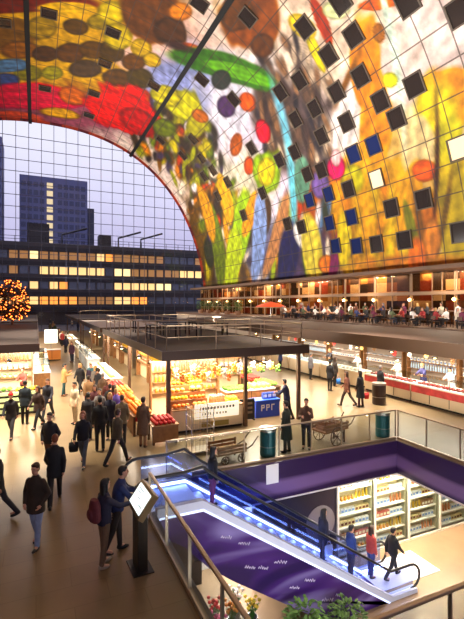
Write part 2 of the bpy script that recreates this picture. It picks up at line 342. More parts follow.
# purple printed fascia round the opening
pmt = mat('purple_print', (52,30,84), .3); nt = pmt.node_tree; b = nt.nodes['Principled BSDF']
tc = nt.nodes.new('ShaderNodeTexCoord'); wv = nt.nodes.new('ShaderNodeTexWave'); wv.bands_direction = 'Z'; wv.inputs['Scale'].default_value = .22; wv.inputs['Distortion'].default_value = 4; wv.inputs['Detail Scale'].default_value = .35; wv.inputs['Detail'].default_value = 1
nt.links.new(tc.outputs['Object'], wv.inputs['Vector']); cr = nt.nodes.new('ShaderNodeValToRGB')
cr.color_ramp.elements[0].color = lin((48,26,70))+(1,); cr.color_ramp.elements[1].color = lin((116,88,136))+(1,); cr.color_ramp.elements[0].position = .62; cr.color_ramp.elements[1].position = .9
nt.links.new(wv.outputs['Fac'], cr.inputs[0]); nt.links.new(cr.outputs[0], b.inputs['Base Color'])
mb = MB(); mb.box(AX0, AX1, AY1-.08, AY1-.001, FB, .0); struct(mb.build('trim_3', pmt))
mb = MB(); mb.box(AX1-.08, AX1-.001, AY0, AY1-.08, FB, .0); struct(mb.build('trim_4', pmt))
mb = MB(); mb.box(AX0+.001, AX0+.08, AY0, AY1-.1, FB, .0); mb.box(AX0+.08, AX1-.1, AY0+.001, AY0+.08, FB, .0); struct(mb.build('trim_5', mat('dark_fascia', (52,46,52), .4)))
mb = MB(); mb.box(AX0, AX1, AY1-.1, AY1-.001, FB-.05, FB-.001); mb.box(AX1-.1, AX1-.001, AY0, AY1-.1, FB-.05, FB-.001)
struct(mb.build('trim_6', mat('light_edge', (235,225,215), .4)))
# ------------------------------------------------------------------ glass railings
def railing(p0, p1, label, posts, group='glass railings round the opening', h=1.12):
    p0 = Vector((p0[0],p0[1],0)); p1 = Vector((p1[0],p1[1],0)); L = (p1-p0).length; d = (p1-p0)/L
    r = thing('glass_railing', label, 'railing', p0, math.atan2(d.y, d.x), group)
    MB().box(0, L, -.035, .035, h-.05, h).build('handrail', M_rail, r, bevel=.012)
    MB().box(0, L, -.03, .03, 0, .08).build('base_channel', M_rail, r)
    for i in range(posts-1):
        MB().box(i*L/(posts-1)+.02, (i+1)*L/(posts-1)-.02, -.008, .008, .1, h-.06).build('glass_pane', M_glass, r)
    for i in range(posts):
        x = min(max(i*L/(posts-1), .012), L-.012)
        MB().box(x-.012, x+.012, -.03, .03, .1, h-.05).build('post', M_rail, r)
    return r
railing((3.5,12.4),(AX1+.1,12.4),'long glass railing on the far side of the opening in front of the market stalls',8)
railing((AX1+.15,12.35),(AX1+.15,4.35),'glass railing on the right-hand side of the opening facing the meat counter',7)
railing((2.5,4.35),(2.5,10.28),'glass railing nearest the camera, running from the touchscreen kiosk side',5)
railing((2.5,4.3),(AX1+.15,4.3),'glass railing crossing the lower right corner of the view',8)
# ================================================================== ESCALATOR
TA = .667; EX0 = 3.9; EX1 = EX0+(-BZ)/TA; EY0, EY1 = 10.32, 12.02
def zline(x): return 0 if x < EX0 else (BZ if x > EX1 else -(x-EX0)*TA)
esc = thing('escalator', 'lit escalator with glass sides and purple cladding going down to the basement', 'escalator', (0,0,0))
def band(lo, hi, x0=2.7, x1=11.4):
    xs = [x0, EX0, EX1, x1]
    return [(x, zline(x)+hi) for x in xs]+[(x, zline(x)+lo) for x in reversed(xs)]
M_led = mat('white_blue_led', (220,230,255), .4, emit=(185,205,255), es=15)
M_skirt = mat('pale_metal_skirt', (205,212,235), .4)
for y0, nm in ((EY0, 'near'), (EY1-.22, 'far')):
    sk = MB().prism(band(-.14, .14), y0, y0+.22).build('skirt_panel', M_skirt, esc)
    yi = y0+.22 if nm == 'near' else y0-.012
    MB().prism(band(.06, .12, 2.75, 11.35), yi, yi+.012).build('light_strip', M_led, sk)
    yo = y0-.012 if nm == 'near' else y0+.22
    MB().prism(band(-.12, -.08, 2.75, 11.35), yo, yo+.012).build('light_strip', mat('soft_led', (220,230,255), .4, emit=(190,205,255), es=1.6), sk)
    yc = y0+.11
    MB().prism(band(.16, .88, 2.65, 11.3), yc-.008, yc+.008).build('balustrade_glass', glass('balustrade_glass', (205,215,245), .3), esc)
    R = .4; pts = []
    for k in range(9):
        a = PI*1.5-PI*k/8; pts.append((2.55+R*math.cos(a), yc, .5+R*math.sin(a)))
    for t in (0,.5,1): pts.append((EX0-.5+t*1.0, yc, zline(EX0-.5+t)+.9+(.08 if t == .5 else 0)))
    for t in (0,.5,1): pts.append((EX1-.5+t*1.0, yc, zline(EX1-.5+t)+.9-(.0 if t == .5 else 0)))
    for k in range(9):
        a = PI*.5-PI*k/8; pts.append((11.2+R*math.cos(a), yc, BZ+.5+R*math.sin(a)))
    MB().path(pts, .042, 8).build('handrail', M_black, esc, smooth=True)
n = int((EX1-EX0)/.38)
sm = mat('step_metal', (190,198,224), .4, .2)
for k in range(n):
    x = EX0+k*(EX1-EX0)/n; z = -(k+1)*(-BZ)/n; dx = (EX1-EX0)/n
    st = MB().box(x, x+dx+.02, EY0+.235, EY1-.235, z-.16, z)
    for j in range(6): st.box(x, x+.02, EY0+.28+j*.2, EY0+.3+j*.2, z, z+.26)
    st.build('step', sm, esc)
mb = MB().box(2.4, EX0, EY0+.235, EY1-.235, -.1, .012); mb.build('landing_plate', sm, esc)
mb = MB().box(EX1, 13.05, EY0+.5, EY1+.15, BZ+.001, BZ+.02); mb.build('landing_plate', mat('white_landing', (225,222,230), .3), esc)
# purple side cladding and soffit
ec = mat('purple_cladding', (60,26,120), .3); nt = ec.node_tree; b = nt.nodes['Principled BSDF']
tc = nt.nodes.new('ShaderNodeTexCoord'); nz = nt.nodes.new('ShaderNodeTexNoise'); nz.inputs['Scale'].default_value = .55; nz.inputs['Detail'].default_value = 2; nz.inputs['Distortion'].default_value = .8
mp = nt.nodes.new('ShaderNodeMapping'); mp.inputs['Rotation'].default_value = (0,.6,0); mp.inputs['Scale'].default_value = (.5,1,1.6)
nt.links.new(tc.outputs['Object'], mp.inputs[0]); nt.links.new(mp.outputs[0], nz.inputs['Vector']); cr = nt.nodes.new('ShaderNodeValToRGB')
e = cr.color_ramp.elements; e[0].color = lin((38,16,78))+(1,); e[0].position = .4; e[1].color = lin((150,138,200))+(1,); e[1].position = .66
x = e.new(.5); x.color = lin((66,32,112))+(1,)
nt.links.new(nz.outputs['Fac'], cr.inputs[0]); nt.links.new(cr.outputs[0], b.inputs['Base Color'])
bot = []
for i in range(13):
    x = 2.7+(11.0-2.7)*i/12; t = max(0, min(1, (x-2.7)/1.6)); bot.append((x, max(zline(x)-.5-1.1*(t*t*(3-2*t)), BZ+.005)))
poly = [(x, zline(x)-.14) for x in (2.7, EX0, EX1, 11.0)]
cl = MB().prism(poly[:-1]+[(EX1+.15, BZ+.005)]+[p for p in reversed(bot) if p[0] < EX1], EY0+.03, EY1-.05).build('side_cladding', ec, esc)
lm = mat('pale_print', (225,215,245), .5)
for i, (x, dz, ln) in enumerate([(4.9,.55,.34),(5.5,.95,.3),(6.0,.6,.4),(6.5,1.1,.32),(7.0,.7,.36),(7.6,1.05,.4),(8.1,.7,.3),(5.1,1.1,.3),(8.7,1.0,.34),(4.4,.6,.3)]):
    z = zline(x)-dz; mb = MB()
    mb.path([(x+j*ln/9, EY0+.026, z-j*.012+(random.uniform(.04,.1) if j % 2 else 0)) for j in range(10)], .016, 5)
    mb.build('printed_mark', lm, cl)
# white price card board on the far fascia
tag(MB().box(0,.46,-.03,0,0,.62).build('notice_board', M_white, loc=(6.75,AY1-.082,-.66), bevel=.01), 'small white notice board on the purple wall beside the escalator', 'sign')
# ================================================================== PEOPLE
SKIN = mat('skin', (205,150,120), .5); EYE = mat('eye_dark', (30,22,20), .2); LIP = mat('lip', (160,80,75), .4)
def remesh(mb, name, vox, sm=3):
    me = mb.mesh(name+'_raw', SKIN); o = bpy.data.objects.new('tmp', me); COL.objects.link(o)
    r = o.modifiers.new('r', 'REMESH'); r.mode = 'VOXEL'; r.voxel_size = vox
    s = o.modifiers.new('s', 'SMOOTH'); s.iterations = sm; s.factor = .5
    dg = bpy.context.evaluated_depsgraph_get(); out = bpy.data.meshes.new_from_object(o.evaluated_get(dg))
    bpy.data.objects.remove(o); bpy.data.meshes.remove(me); out.name = name
    out.materials.clear(); out.materials.append(SKIN)
    out.polygons.foreach_set('use_smooth', [True]*len(out.polygons)); return out
def chain(mb, pts, rad, n=10):
    for i in range(len(pts)-1): mb.tube(pts[i], pts[i+1], rad[i], rad[i+1], n)
    for p, r in zip(pts, rad): mb.ell(p, r, r, r, n, 7)
POSES = {   # legs: (thigh forward deg, knee bend) left, right; arms: (swing, elbow bend, out)
 'stand': dict(legs=((2,2),(-3,3)), arms=((4,14,10),(-2,16,10))),
 'walk':  dict(legs=((24,10),(-20,18)), arms=((-22,18,9),(20,24,9))),
 'stride':dict(legs=((-22,14),(28,8)), arms=((24,26,10),(-22,16,10)), lean=.05),
 'pocket':dict(legs=((10,6),(-10,12)), arms=((-12,52,20),(-12,52,20))),
 'phone': dict(legs=((3,2),(-4,5)), arms=((30,100,8),(22,80,12))),
 'point': dict(legs=((4,3),(-4,5)), arms=((8,20,8),(52,30,10))),
 'sit':   dict(legs=((84,84),(80,76)), arms=((28,62,10),(36,50,10)), lean=.04),
 'lean':  dict(legs=((6,3),(-12,10)), arms=((36,50,12),(40,44,12)), lean=.16)}
PC = {}
def joints(pose):
    p = POSES[pose]; L = {}; hips = Vector((0,0,0)); sw = lambda o, a, l: o+Vector((0, math.sin(math.radians(a))*l, -math.cos(math.radians(a))*l))
    for i, sd in enumerate((-1, 1)):
        a, bnd = p['legs'][i]; h = Vector((sd*.095, 0, -.03)); kn = sw(h, a, .44); an = sw(kn, a-bnd, .43); L['hip',sd] = h; L['kn',sd] = kn; L['an',sd] = an
    zmin = min(L['an',-1].z, L['an',1].z); off = .085-zmin
    if pose == 'sit': off = .085-zmin
    ln = p.get('lean', .02)
    for kx in L: L[kx] = L[kx]+Vector((0,0,off))
    P0 = Vector((0,0,off)); up = lambda h: P0+Vector((0, ln*h, h))
    L['pel'] = P0; L['up'] = up
    for i, sd in enumerate((-1, 1)):
        a, bnd, out = p['arms'][i]; s = up(.445)+Vector((sd*.165,0,0)); o = math.radians(out)
        e = s+Vector((sd*math.sin(o)*.29, math.sin(math.radians(a))*.29*math.cos(o), -math.cos(math.radians(a))*.29*math.cos(o)))
        fa = math.radians(a+bnd); io = math.radians(-out*.4 if bnd < 40 else -18)
        wv = Vector((sd*math.sin(io), math.sin(fa)*math.cos(io), -math.cos(fa)*math.cos(io))); w = e+wv*.25
        L['sh',sd] = s; L['el',sd] = e; L['wr',sd] = w; L['hd',sd] = wv
    return L
def torso_rings(L, k=1.0, extra=0.0, lo=-.08, hi=.55):
    prof = [(-.1,.15,.11),(0,.165,.12),(.12,.14,.105),(.26,.155,.115),(.36,.168,.115),(.43,.15,.1),(.5,.085,.075),(.53,.068,.066),(.58,.058,.058)]
    R = []
    for h, rx, ry in prof:
        if h < lo-.001 or h > hi+.03: continue
        c = L['up'](h); R.append((c.x, c.y, c.z, rx*k+extra, ry*k+extra))
    return R
def person_meshes(pose, coat):
    key = (pose, coat)
    if key in PC: return PC[key]
    L = joints(pose); up = L['up']; out = {}
    # body : one continuous surface
    mb = MB(); mb.loft(torso_rings(L, .86))
    hc = up(.70)+Vector((0,.02,0))
    mb.tube(up(.5), hc-Vector((0,.01,.05)), .058, .052, 10)
    mb.ell(hc+Vector((0,-.008,.02)), .074, .094, .1, 16, 12); mb.ell(hc+Vector((0,.025,-.055)), .054, .062, .06, 14, 10)
    mb.tube(hc+Vector((0,.085,.025)), hc+Vector((0,.108,-.018)), .009, .017, 8)          # nose
    mb.ell(hc+Vector((0,.084,.035)), .05, .012, .012, 10, 6)                              # brow
    for sd in (-1,1): mb.ell(hc+Vector((sd*.076,-.005,0)), .012, .02, .032, 8, 6)         # ears
    for sd in (-1,1):
        chain(mb, [L['hip',sd],L['kn',sd],L['an',sd]], [.082,.055,.04])
        chain(mb, [L['sh',sd]-Vector((sd*.015,0,.02)),L['el',sd],L['wr',sd]], [.046,.038,.029])
        chain(mb, [L['an',sd], L['an',sd]+Vector((sd*.015,.13,-.045))], [.04,.035])
        wv = L['hd',sd]; acr = Vector((0,1,0)) if abs(wv.y) < .75 else Vector((0,0,1))
        acr = (acr-wv*acr.dot(wv)).normalized()
        mb.tube(L['wr',sd], L['wr',sd]+wv*.09, .028, .036, 8); mb.ell(L['wr',sd]+wv*.07, .03, .036, .034, 10, 8)
    body = remesh(mb, 'body', .013, 3)
    ex = MB()
    for sd in (-1,1):
        wv = L['hd',sd]; acr = Vector((0,1,0)) if abs(wv.y) < .75 else Vector((0,0,1)); acr = (acr-wv*acr.dot(wv)).normalized()
        pal = wv.cross(acr)*(-sd) if True else acr
        inw = Vector((-sd,0,0)); inw = (inw-wv*inw.dot(wv)-acr*inw.dot(acr)).normalized()
        bs = L['wr',sd]+wv*.085
        for f, (o, ln) in enumerate(((.03,.072),(.01,.08),(-.01,.075),(-.029,.058))):
            a0 = bs+acr*o; a1 = a0+wv*ln*.5+inw*.006+acr*o*.1; a2 = a0+wv*ln*.8+inw*.026+acr*o*.15
            ex.path([a0-wv*.03, a0, a1, a2], [.009,.0095,.0088,.0075], 7)
        t0 = L['wr',sd]+wv*.03+acr*.025; ex.path([t0, t0+acr*.028+wv*.03+inw*.012, t0+acr*.03+wv*.06+inw*.028], [.011,.0105,.008], 7)
        ex.ell(hc+Vector((sd*.03,.086,.018)), .012, .008, .008, 8, 6, 1)                  # eyes
    ex.ell(hc+Vector((0,.083,-.052)), .024, .008, .008, 10, 6, 2)                         # mouth
    bm = bmesh.new(); bm.from_mesh(body); em = ex.mesh('x', [SKIN,EYE,LIP], True); bm.from_mesh(em); bm.to_mesh(body); bm.free()
    body.materials.append(EYE); body.materials.append(LIP); bpy.data.meshes.remove(em)
    out['body'] = body
    # jacket
    mb = MB(); R = torso_rings(L, 1.12, .016, 0, .53)
    hem = {'short': -.1, 'mid': -.22, 'long': -.52}[coat]; c0 = up(hem)
    if pose == 'sit': hem = max(hem, -.06)
    fl = {'short': (.185,.145), 'mid': (.2,.17), 'long': (.225,.215)}[coat]
    mb.loft([(0, up(0).y*.0, L['pel'].z+hem, *fl), (0,0,L['pel'].z+hem*.4, (fl[0]+.19)/2, (fl[1]+.145)/2)]+R)
    mb.tube(up(.5), up(.575), .078, .066, 12)                                             # collar
    for sd in (-1,1):
        chain(mb, [L['sh',sd]-Vector((sd*.01,0,.01)),L['el',sd],L['wr',sd]], [.07,.06,.046])
    out['jacket'] = remesh(mb, 'jacket', .018, 3)
    # trousers
    mb = MB(); P = L['pel']
    mb.loft([(0,0,P.z-.1,.155,.115),(0,0,P.z-.02,.17,.125),(0,.0,P.z+.1,.15,.115)])
    for sd in (-1,1): chain(mb, [L['hip',sd]-Vector((0,0,.02)),L['kn',sd],L['an',sd]+Vector((0,0,.01))], [.098,.07,.056])
    out['trousers'] = remesh(mb, 'trousers', .018, 3)
    for sd in (-1,1):
        mb = MB(); a = L['an',sd]; f = Vector((sd*.06,1,0)).normalized(); ps = POSES[pose]['legs'][0 if sd < 0 else 1]
        pitch = math.radians(ps[0]-ps[1])*.6; f = Vector((f.x, f.y*math.cos(pitch), math.sin(pitch)))
        if pose == 'sit': f = Vector((sd*.06,1,0))
        q = f.to_track_quat('Y','Z').to_matrix()
        mb.ell(a+q @ Vector((0,.06,-.045)), .048, .14, .045, 12, 8, 0, q); mb.ell(a+q @ Vector((0,-.01,-.01)), .047, .06, .05, 12, 8, 0, q)
        out['shoe', sd] = remesh(mb, 'shoe', .012, 2)
    L['head'] = hc; out['L'] = L; PC[key] = out; return out
HC = {}
def hair_mesh(pose, style, hc):
    key = (pose, style)
    if key in HC: return HC[key]
    mb = MB(); c = hc+Vector((0,-.022,.045))
    if style == 'beanie':
        mb.ell(hc+Vector((0,-.01,.06)), .09, .108, .085, 16, 10); mb.loft([(hc.x,hc.y-.01,hc.z+.028,.092,.11),(hc.x,hc.y-.01,hc.z+.065,.095,.113)])
        mb.ell(hc+Vector((0,-.01,.15)), .025, .025, .022, 10, 6)
    elif style == 'cap':
        mb.ell(hc+Vector((0,-.01,.055)), .086, .104, .075, 16, 10); mb.ell(hc+Vector((0,.11,.055)), .06, .06, .012, 12, 6)
    else:
        mb.ell(c, .083, .097, .09, 16, 12); mb.ell(hc+Vector((0,-.045,.0)), .078, .07, .08, 14, 10)
        mb.ell(hc+Vector((0,.045,.095)), .06, .045, .03, 12, 8)
        if style == 'long':
            mb.loft([(hc.x,hc.y-.085,hc.z-.26,.05,.022),(hc.x,hc.y-.08,hc.z-.2,.085,.035),(hc.x,hc.y-.06,hc.z-.08,.094,.055),(hc.x,hc.y-.04,hc.z+.02,.09,.08)])
            for sd in (-1,1): mb.tube(hc+Vector((sd*.075,-.01,.04)), hc+Vector((sd*.085,-.01,-.14)), .028, .02, 8)
        if style == 'bun': mb.ell(hc+Vector((0,-.1,.09)), .045, .045, .045, 12, 8)
    HC[key] = remesh(mb, 'hair', .012, 2); return HC[key]
def cm(name, c, r=.8): return mat(name+'_%d_%d_%d' % c, c, r, noise=.12, nscale=14)
def part(root, name, me, m):
    o = bpy.data.objects.new(name, me); COL.objects.link(o); o.parent = root
    o.material_slots[0].link = 'OBJECT'; o.material_slots[0].material = m; return o
HAIRC = {'black':(24,20,20),'brown':(62,40,26),'blonde':(190,150,90),'grey':(130,124,120),'auburn':(120,60,34)}
def person(x, y, face, label, jacket, trousers, pose='stand', coat='short', hair='short', hc='brown', hat=None, z=0, h=1.74, shoes=(26,22,22), group=None, skin=(205,150,120), cat='person'):
    pm_ = person_meshes(pose, coat); r = thing('person', label, cat, (x, y, z), AWAY+math.radians(face), group)
    s = h/1.74; r.scale = (s, s, s)
    b = link('body', pm_['body'], r)
    part(r, 'jacket', pm_['jacket'], cm('cloth', jacket)); part(r, 'trousers', pm_['trousers'], cm('cloth', trousers))
    for sd in (-1,1): part(r, 'shoe', pm_['shoe', sd], cm('leather', shoes, .4))
    if hair: part(r, 'hair', hair_mesh(pose, hair, pm_['L']['head']), cm('hairs', HAIRC[hc], .6))
    if hat: part(r, 'hat', hair_mesh(pose, hat[0], pm_['L']['head']), cm('wool', hat[1], .9))
    return r
def clear(x, y):
    if 16.4 < y < 25 and 2.95 < x < 6: x = 2.95
    if y >= 25 and 2.85 < x < 6: x = 2.85
    if y > 28 and x < 1.25: x = 1.25
    if 4 < x < 13 and 10 < y < 12.85: y = 12.85
    return x, y
PLACED = []
def apart(x, y):
    for _ in range(40):
        hit_ = [q for q in PLACED if math.hypot(q[0]-x, q[1]-y) < .62]
        if not hit_: break
        q = hit_[0]; d = math.hypot(q[0]-x, q[1]-y) or 1; x += min(0,(x-q[0])/d*.08); y += .09 if y >= q[1] else -.09; x, y = clear(x, y)
    PLACED.append((x, y)); return x, y
def at(px, py, *a, z=0, near=False, **k):
    x, y = G(px, py, z)
    if z == 0 and not near: x, y = apart(*clear(x, y))
    return person(x, y, *a, z=z, **k)
BLK, NAVY, CHAR, DBR = (22,20,24), (24,30,48), (44,42,46), (52,38,30)
JEAN, DJEAN, KHAK = (120,135,165), (40,46,66), (104,88,62)
at(36,547,172,'man in dark brown jacket and pale jeans walking towards the camera, left foreground',(50,38,26),(132,146,176),pose='pocket',coat='mid',hair='short',hc='brown')
at(-3,521,100,'person in a black coat half cut off by the left edge',BLK,CHAR,pose='walk',coat='mid',hc='black')
at(55,504,20,'auburn-haired person in black walking away behind the man in pale jeans',BLK,BLK,pose='stride',coat='mid',hc='auburn',h=1.8)
at(50,472,175,'man in a bulky black jacket seen above the auburn-haired walker',(30,26,28),(96,60,40),pose='pocket',coat='short',hc='black',h=1.78)
at(11,438,190,'person in black coat with a red beanie, farthest left of the walking group',BLK,CHAR,pose='walk',coat='mid',hc='brown',hat=('beanie',(206,30,30)))
at(25,424,10,'person in dark teal coat with back turned beside the red beanie',(20,34,42),BLK,pose='stand',coat='mid',hc='black',h=1.8)
at(38,428,160,'woman in dark brown coat with a pale scarf beside the green benches',(60,40,32),BLK,pose='walk',coat='mid',hair='long',hc='brown')
at(48,419,185,'tall man in dark navy coat right of the woman in brown',(28,28,40),(30,30,36),pose='stride',coat='mid',hc='brown',h=1.82)
at(64,396,-60,'person in tan coat and teal trousers standing alone in the aisle',(176,134,80),(30,70,76),pose='phone',coat='mid',hc='black',shoes=(120,70,40))
at(80,394,170,'blonde woman in black coat walking up the aisle',(30,28,32),CHAR,pose='walk',coat='mid',hair='long',hc='blonde')
at(92,394,200,'person in dark purple coat beside the blonde woman in the aisle',(48,30,52),BLK,pose='stride',coat='mid',hc='brown')
at(75,424,150,'person in a pale cream coat in the middle of the aisle',(214,196,160),(190,170,140),pose='stand',coat='mid',hc='black')
at(83,466,185,'woman in black jacket with auburn hair and grey jeans right of the bulky black jacket',BLK,(76,82,92),pose='walk',coat='short',hair='long',hc='auburn')
at(100,451,25,'man in a black jacket with back turned at the middle of the crowd',(20,20,22),(26,26,30),pose='stand',coat='short',hc='black',h=1.84)
at(117,464,-30,'striding man in an olive jacket, nearest the escalator of the crowd',(84,74,52),(34,32,36),pose='stride',coat='short',hc='brown',h=1.78)
at(122,444,12,'man in khaki coat standing behind the striding man in olive',(110,94,66),(44,42,44),pose='stand',coat='mid',hc='brown')
at(129,430,10,'person in purple jacket by the orange fruit stall',(84,62,140),(30,30,50),pose='walk',coat='short',hc='blonde')
at(143,447,-10,'woman in a long brown coat facing the fruit stall',(104,78,58),(150,110,80),pose='stand',coat='long',hc='brown',shoes=(70,44,30))
at(95,428,170,'woman in dark red patterned coat among the crowd',(86,36,40),BLK,pose='stand',coat='mid',hair='long',hc='brown')
at(110,425,0,'person in dark coat and black hair deep in the crowd',(30,24,26),BLK,pose='walk',coat='mid',hc='black')
at(118,418,185,'person in maroon coat behind the crowd near the fruit',(96,40,36),DJEAN,pose='stand',coat='short',hc='auburn')
at(104,410,0,'person in brown anorak at the rear of the crowd',(90,66,44),BLK,pose='stand',coat='mid',hc='grey')
at(113,402,10,'person in black anorak by the counter behind the crowd',(26,26,34),BLK,pose='lean',coat='short',hc='brown')
for px, py, f, lb, c, tr, co in ((88,440,10,'person in charcoal parka left of the man in the black jacket',(40,38,42),BLK,'mid'),(110,440,180,'person in dark navy coat in the centre of the crowd',(28,30,50),BLK,'mid'),(104,432,170,'person in black and white patterned jacket in the crowd',(120,112,108),BLK,'short'),(90,412,20,'person in tan jacket at the rear left of the crowd',(140,104,66),DJEAN,'short'),(125,424,-20,'person in a red scarf and dark coat by the fruit tables',(120,30,34),BLK,'mid'),(99,398,0,'person in grey coat near the cheese counter',(110,104,100),BLK,'mid'),(108,392,175,'person in teal jacket near the cheese counter',(40,90,100),BLK,'short'),(120,398,-60,'person in brown jacket leaning over the fruit',(110,74,46),BLK,'short')):
    at(px,py,f,lb,c,tr,pose=random.choice(('stand','walk','lean','phone')),coat=co,hair=random.choice(('short','long')),hc=random.choice(('black','brown','blonde')))
fa = [(66,353,'navy',(28,32,60)),(71,346,'red',(150,40,40)),(79,352,'black',(26,24,26)),(75,340,'grey',(100,98,100)),(62,342,'brown',(96,66,44)),(83,344,'white',(214,208,200)),(68,334,'green',(60,80,60)),(78,332,'dark blue',(30,40,80)),(60,331,'tan',(170,130,90)),(88,361,'dark',(40,34,36)),(72,362,'plum',(70,36,60)),(50,333,'olive',(90,86,50)),(72,328,'beige',(190,170,140)),(64,326,'charcoal',(50,50,54))]
for i, (px, py, nm, c) in enumerate(fa):
    at(px,py,random.choice((0,180,20,160)),'small figure in %s coat far down the aisle' % nm,c,random.choice((BLK,DJEAN,CHAR)),pose=random.choice(('walk','stride','stand')),coat='mid',hair=random.choice(('short','long')),hc=random.choice(list(HAIRC)),group='walkers far down the aisle')
# kiosk users
KX, KY = cam2hall(-1.81, 8.47)
kw = at(104,566,-48,'woman in dark jacket with long black hair touching the kiosk screen',(34,30,52),(104,80,58),near=True,pose='point',coat='short',hair='long',hc='black',h=1.66,shoes=(150,130,110))
km = at(117,552,-70,'man in blue jacket bending over the kiosk beside the woman',(38,50,96),(50,40,36),near=True,pose='lean',coat='short',hc='black',h=1.72)
# on the escalator
def onstep(x, y): 
    k = int((x-EX0)/((EX1-EX0)/n)); return (EX0+(k+.5)*(EX1-EX0)/n, y, -(k+1)*(-BZ)/n)
def esc_person(x, y, *a, **k):
    X, Y, Z = onstep(x, y); return person(X, Y, *a, z=Z, **k)
esc_person(4.5,11.2,-66,'woman in black jacket and red trousers at the top of the escalator',(18,18,24),(150,60,84),pose='stand',coat='short',hair='long',hc='black',h=1.64)
esc_person(8.15,11.0,-66,'woman with long dark hair holding a pale bag halfway down the escalator',(30,28,50),DJEAN,coat='short',hair='long',hc='black',h=1.68)
esc_person(9.45,11.15,-66,'person in blue jacket near the foot of the escalator',(40,60,120),DJEAN,coat='short',hc='black',h=1.66)
person(10.55,11.55,-66,'person in red patterned coat stepping off the escalator',(170,60,50),(50,60,110),coat='short',hair='long',hc='brown',z=BZ+.02,h=1.7)
person(11.2,11.2,-66,'person all in black leaving the foot of the escalator',(16,16,18),(24,24,28),pose='walk',coat='short',hc='black',z=BZ+.02,h=1.72)
# by the far railing and right-hand aisle
at(298,459,60,'person in dark green coat standing at the far railing',(40,44,34),(50,50,44),coat='long',hc='black',h=1.72)
at(312,452,170,'man in a brown jacket looking at his hands by the far railing',(84,56,40),(40,36,40),pose='phone',coat='short',hc='black')
at(330,391,-40,'person in black at the glass counter on the right',(22,22,30),BLK,coat='mid',hc='black')
at(347,406,60,'woman in brown coat walking past the butcher counter',(110,64,48),DBR,pose='walk',coat='mid',hair='long',hc='brown')
at(358,406,40,'person in black dress coat right of the woman in brown',(20,20,26),(60,24,28),pose='stand',coat='long',hair='long',hc='black')
# held and worn bags
bagm = MB().loft([(0,0,0,.15,.09),(0,0,.05,.17,.11),(0,0,.3,.16,.1),(0,-.01,.42,.1,.07)]).ell((0,-.1,.15),.11,.05,.11)
bag_me = remesh(bagm, 'backpack', .015, 3)
def backpack(p, label, c, dx=-.2, dz=1.0):
    o = link('backpack', bag_me); o.material_slots[0].link = 'OBJECT'; o.material_slots[0].material = cm('nylon', c); tag(o, label, 'backpack')
    a = p.rotation_euler[2]; o.rotation_euler = (0,0,a); s = p.scale[0]
    o.location = Vector(p.location)+Matrix.Rotation(a, 3, 'Z') @ Vector((0, dx*s, dz*s))
backpack(kw, 'dark red chequered backpack worn by the woman at the kiosk', (96,34,40))
def handbag(x, y, z, label, c, rz=0):
    r = thing('shopping_bag', label, 'bag', (x,y,z), rz)
    MB().loft([(0,0,0,.13,.06),(0,0,.15,.15,.07),(0,0,.3,.14,.05)], 12).build('bag_body', cm('bagcloth', c), r, smooth=True)
    MB().path([(-.07,0,.29),(-.06,0,.4),(0,0,.44),(.06,0,.4),(.07,0,.29)], .008, 6).build('handle', cm('bagcloth', c), r)
x, y = G(126,433); handbag(x+.32, y-.1, .45, 'red shopping bag beside the purple jacket', (190,40,50))
x, y = G(360,407); handbag(x+.34, y-.1, .4, 'red bag carried by the person in the black dress coat', (180,36,40))
x, y = G(333,391); handbag(x+.3, y-.12, .42, 'bright blue bag carried at the glass counter on the right', (40,110,200))
X, Y, Z = onstep(8.15, 10.7); handbag(X, 10.72, Z+.45, 'pale bag carried by the woman halfway down the escalator', (190,200,225))
x, y = G(77,467); handbag(x-.1, y, .5, 'black bag held by the auburn-haired woman in grey jeans', (16,16,18))
# ================================================================== KIOSK
k = thing('information_kiosk', 'touchscreen information kiosk with tilted white screen at the head of the escalator', 'kiosk', (KX,KY,0))
e1h = Vector(cam2hall(.316,-.62)); e1 = Vector((e1h.x,e1h.y,0)).normalized(); e2h = Vector(cam2hall(.2,.11)); e2 = Vector((e2h.x,e2h.y,.3)).normalized(); e3 = e1.cross(e2)
if e3.z < 0: e3 = -e3
R3 = Matrix((e1,e2,e3)).transposed().to_4x4(); R3.translation = Vector((0,0,1.35))
Rz = Matrix.Rotation(math.atan2(e1.y,e1.x), 4, 'Z')
MB().box(-.2,.2,-.1,.1,0,1.22,0,Rz).build('pillar', mat('kiosk_bronze', (58,50,42), .35, .6), k, bevel=.01)
MB().box(-.3,.3,-.2,.2,0,.02,0,Rz).build('foot_plate', M_dark, k)
MB().box(-.42,.42,-.26,.26,-.12,0,0,R3).build('screen_housing', mat('kiosk_gold', (128,104,70), .35, .6), k)
sc = MB().box(-.355,.355,-.2,.2,0,.008,0,R3).build('touch_screen', mat('screen_white', (240,248,250), .2, emit=(235,250,250), es=1.0), k)
mb = MB()
for i, (a, c, w) in enumerate(((-.28,.12,.3),(-.28,.06,.2),(-.1,-.02,.14),(.1,-.1,.2))): mb.box(a,a+w,c,c+.02,.008,.0095,0,R3)
mb.build('screen_marks', mat('screen_grey', (120,150,160), .4), sc)
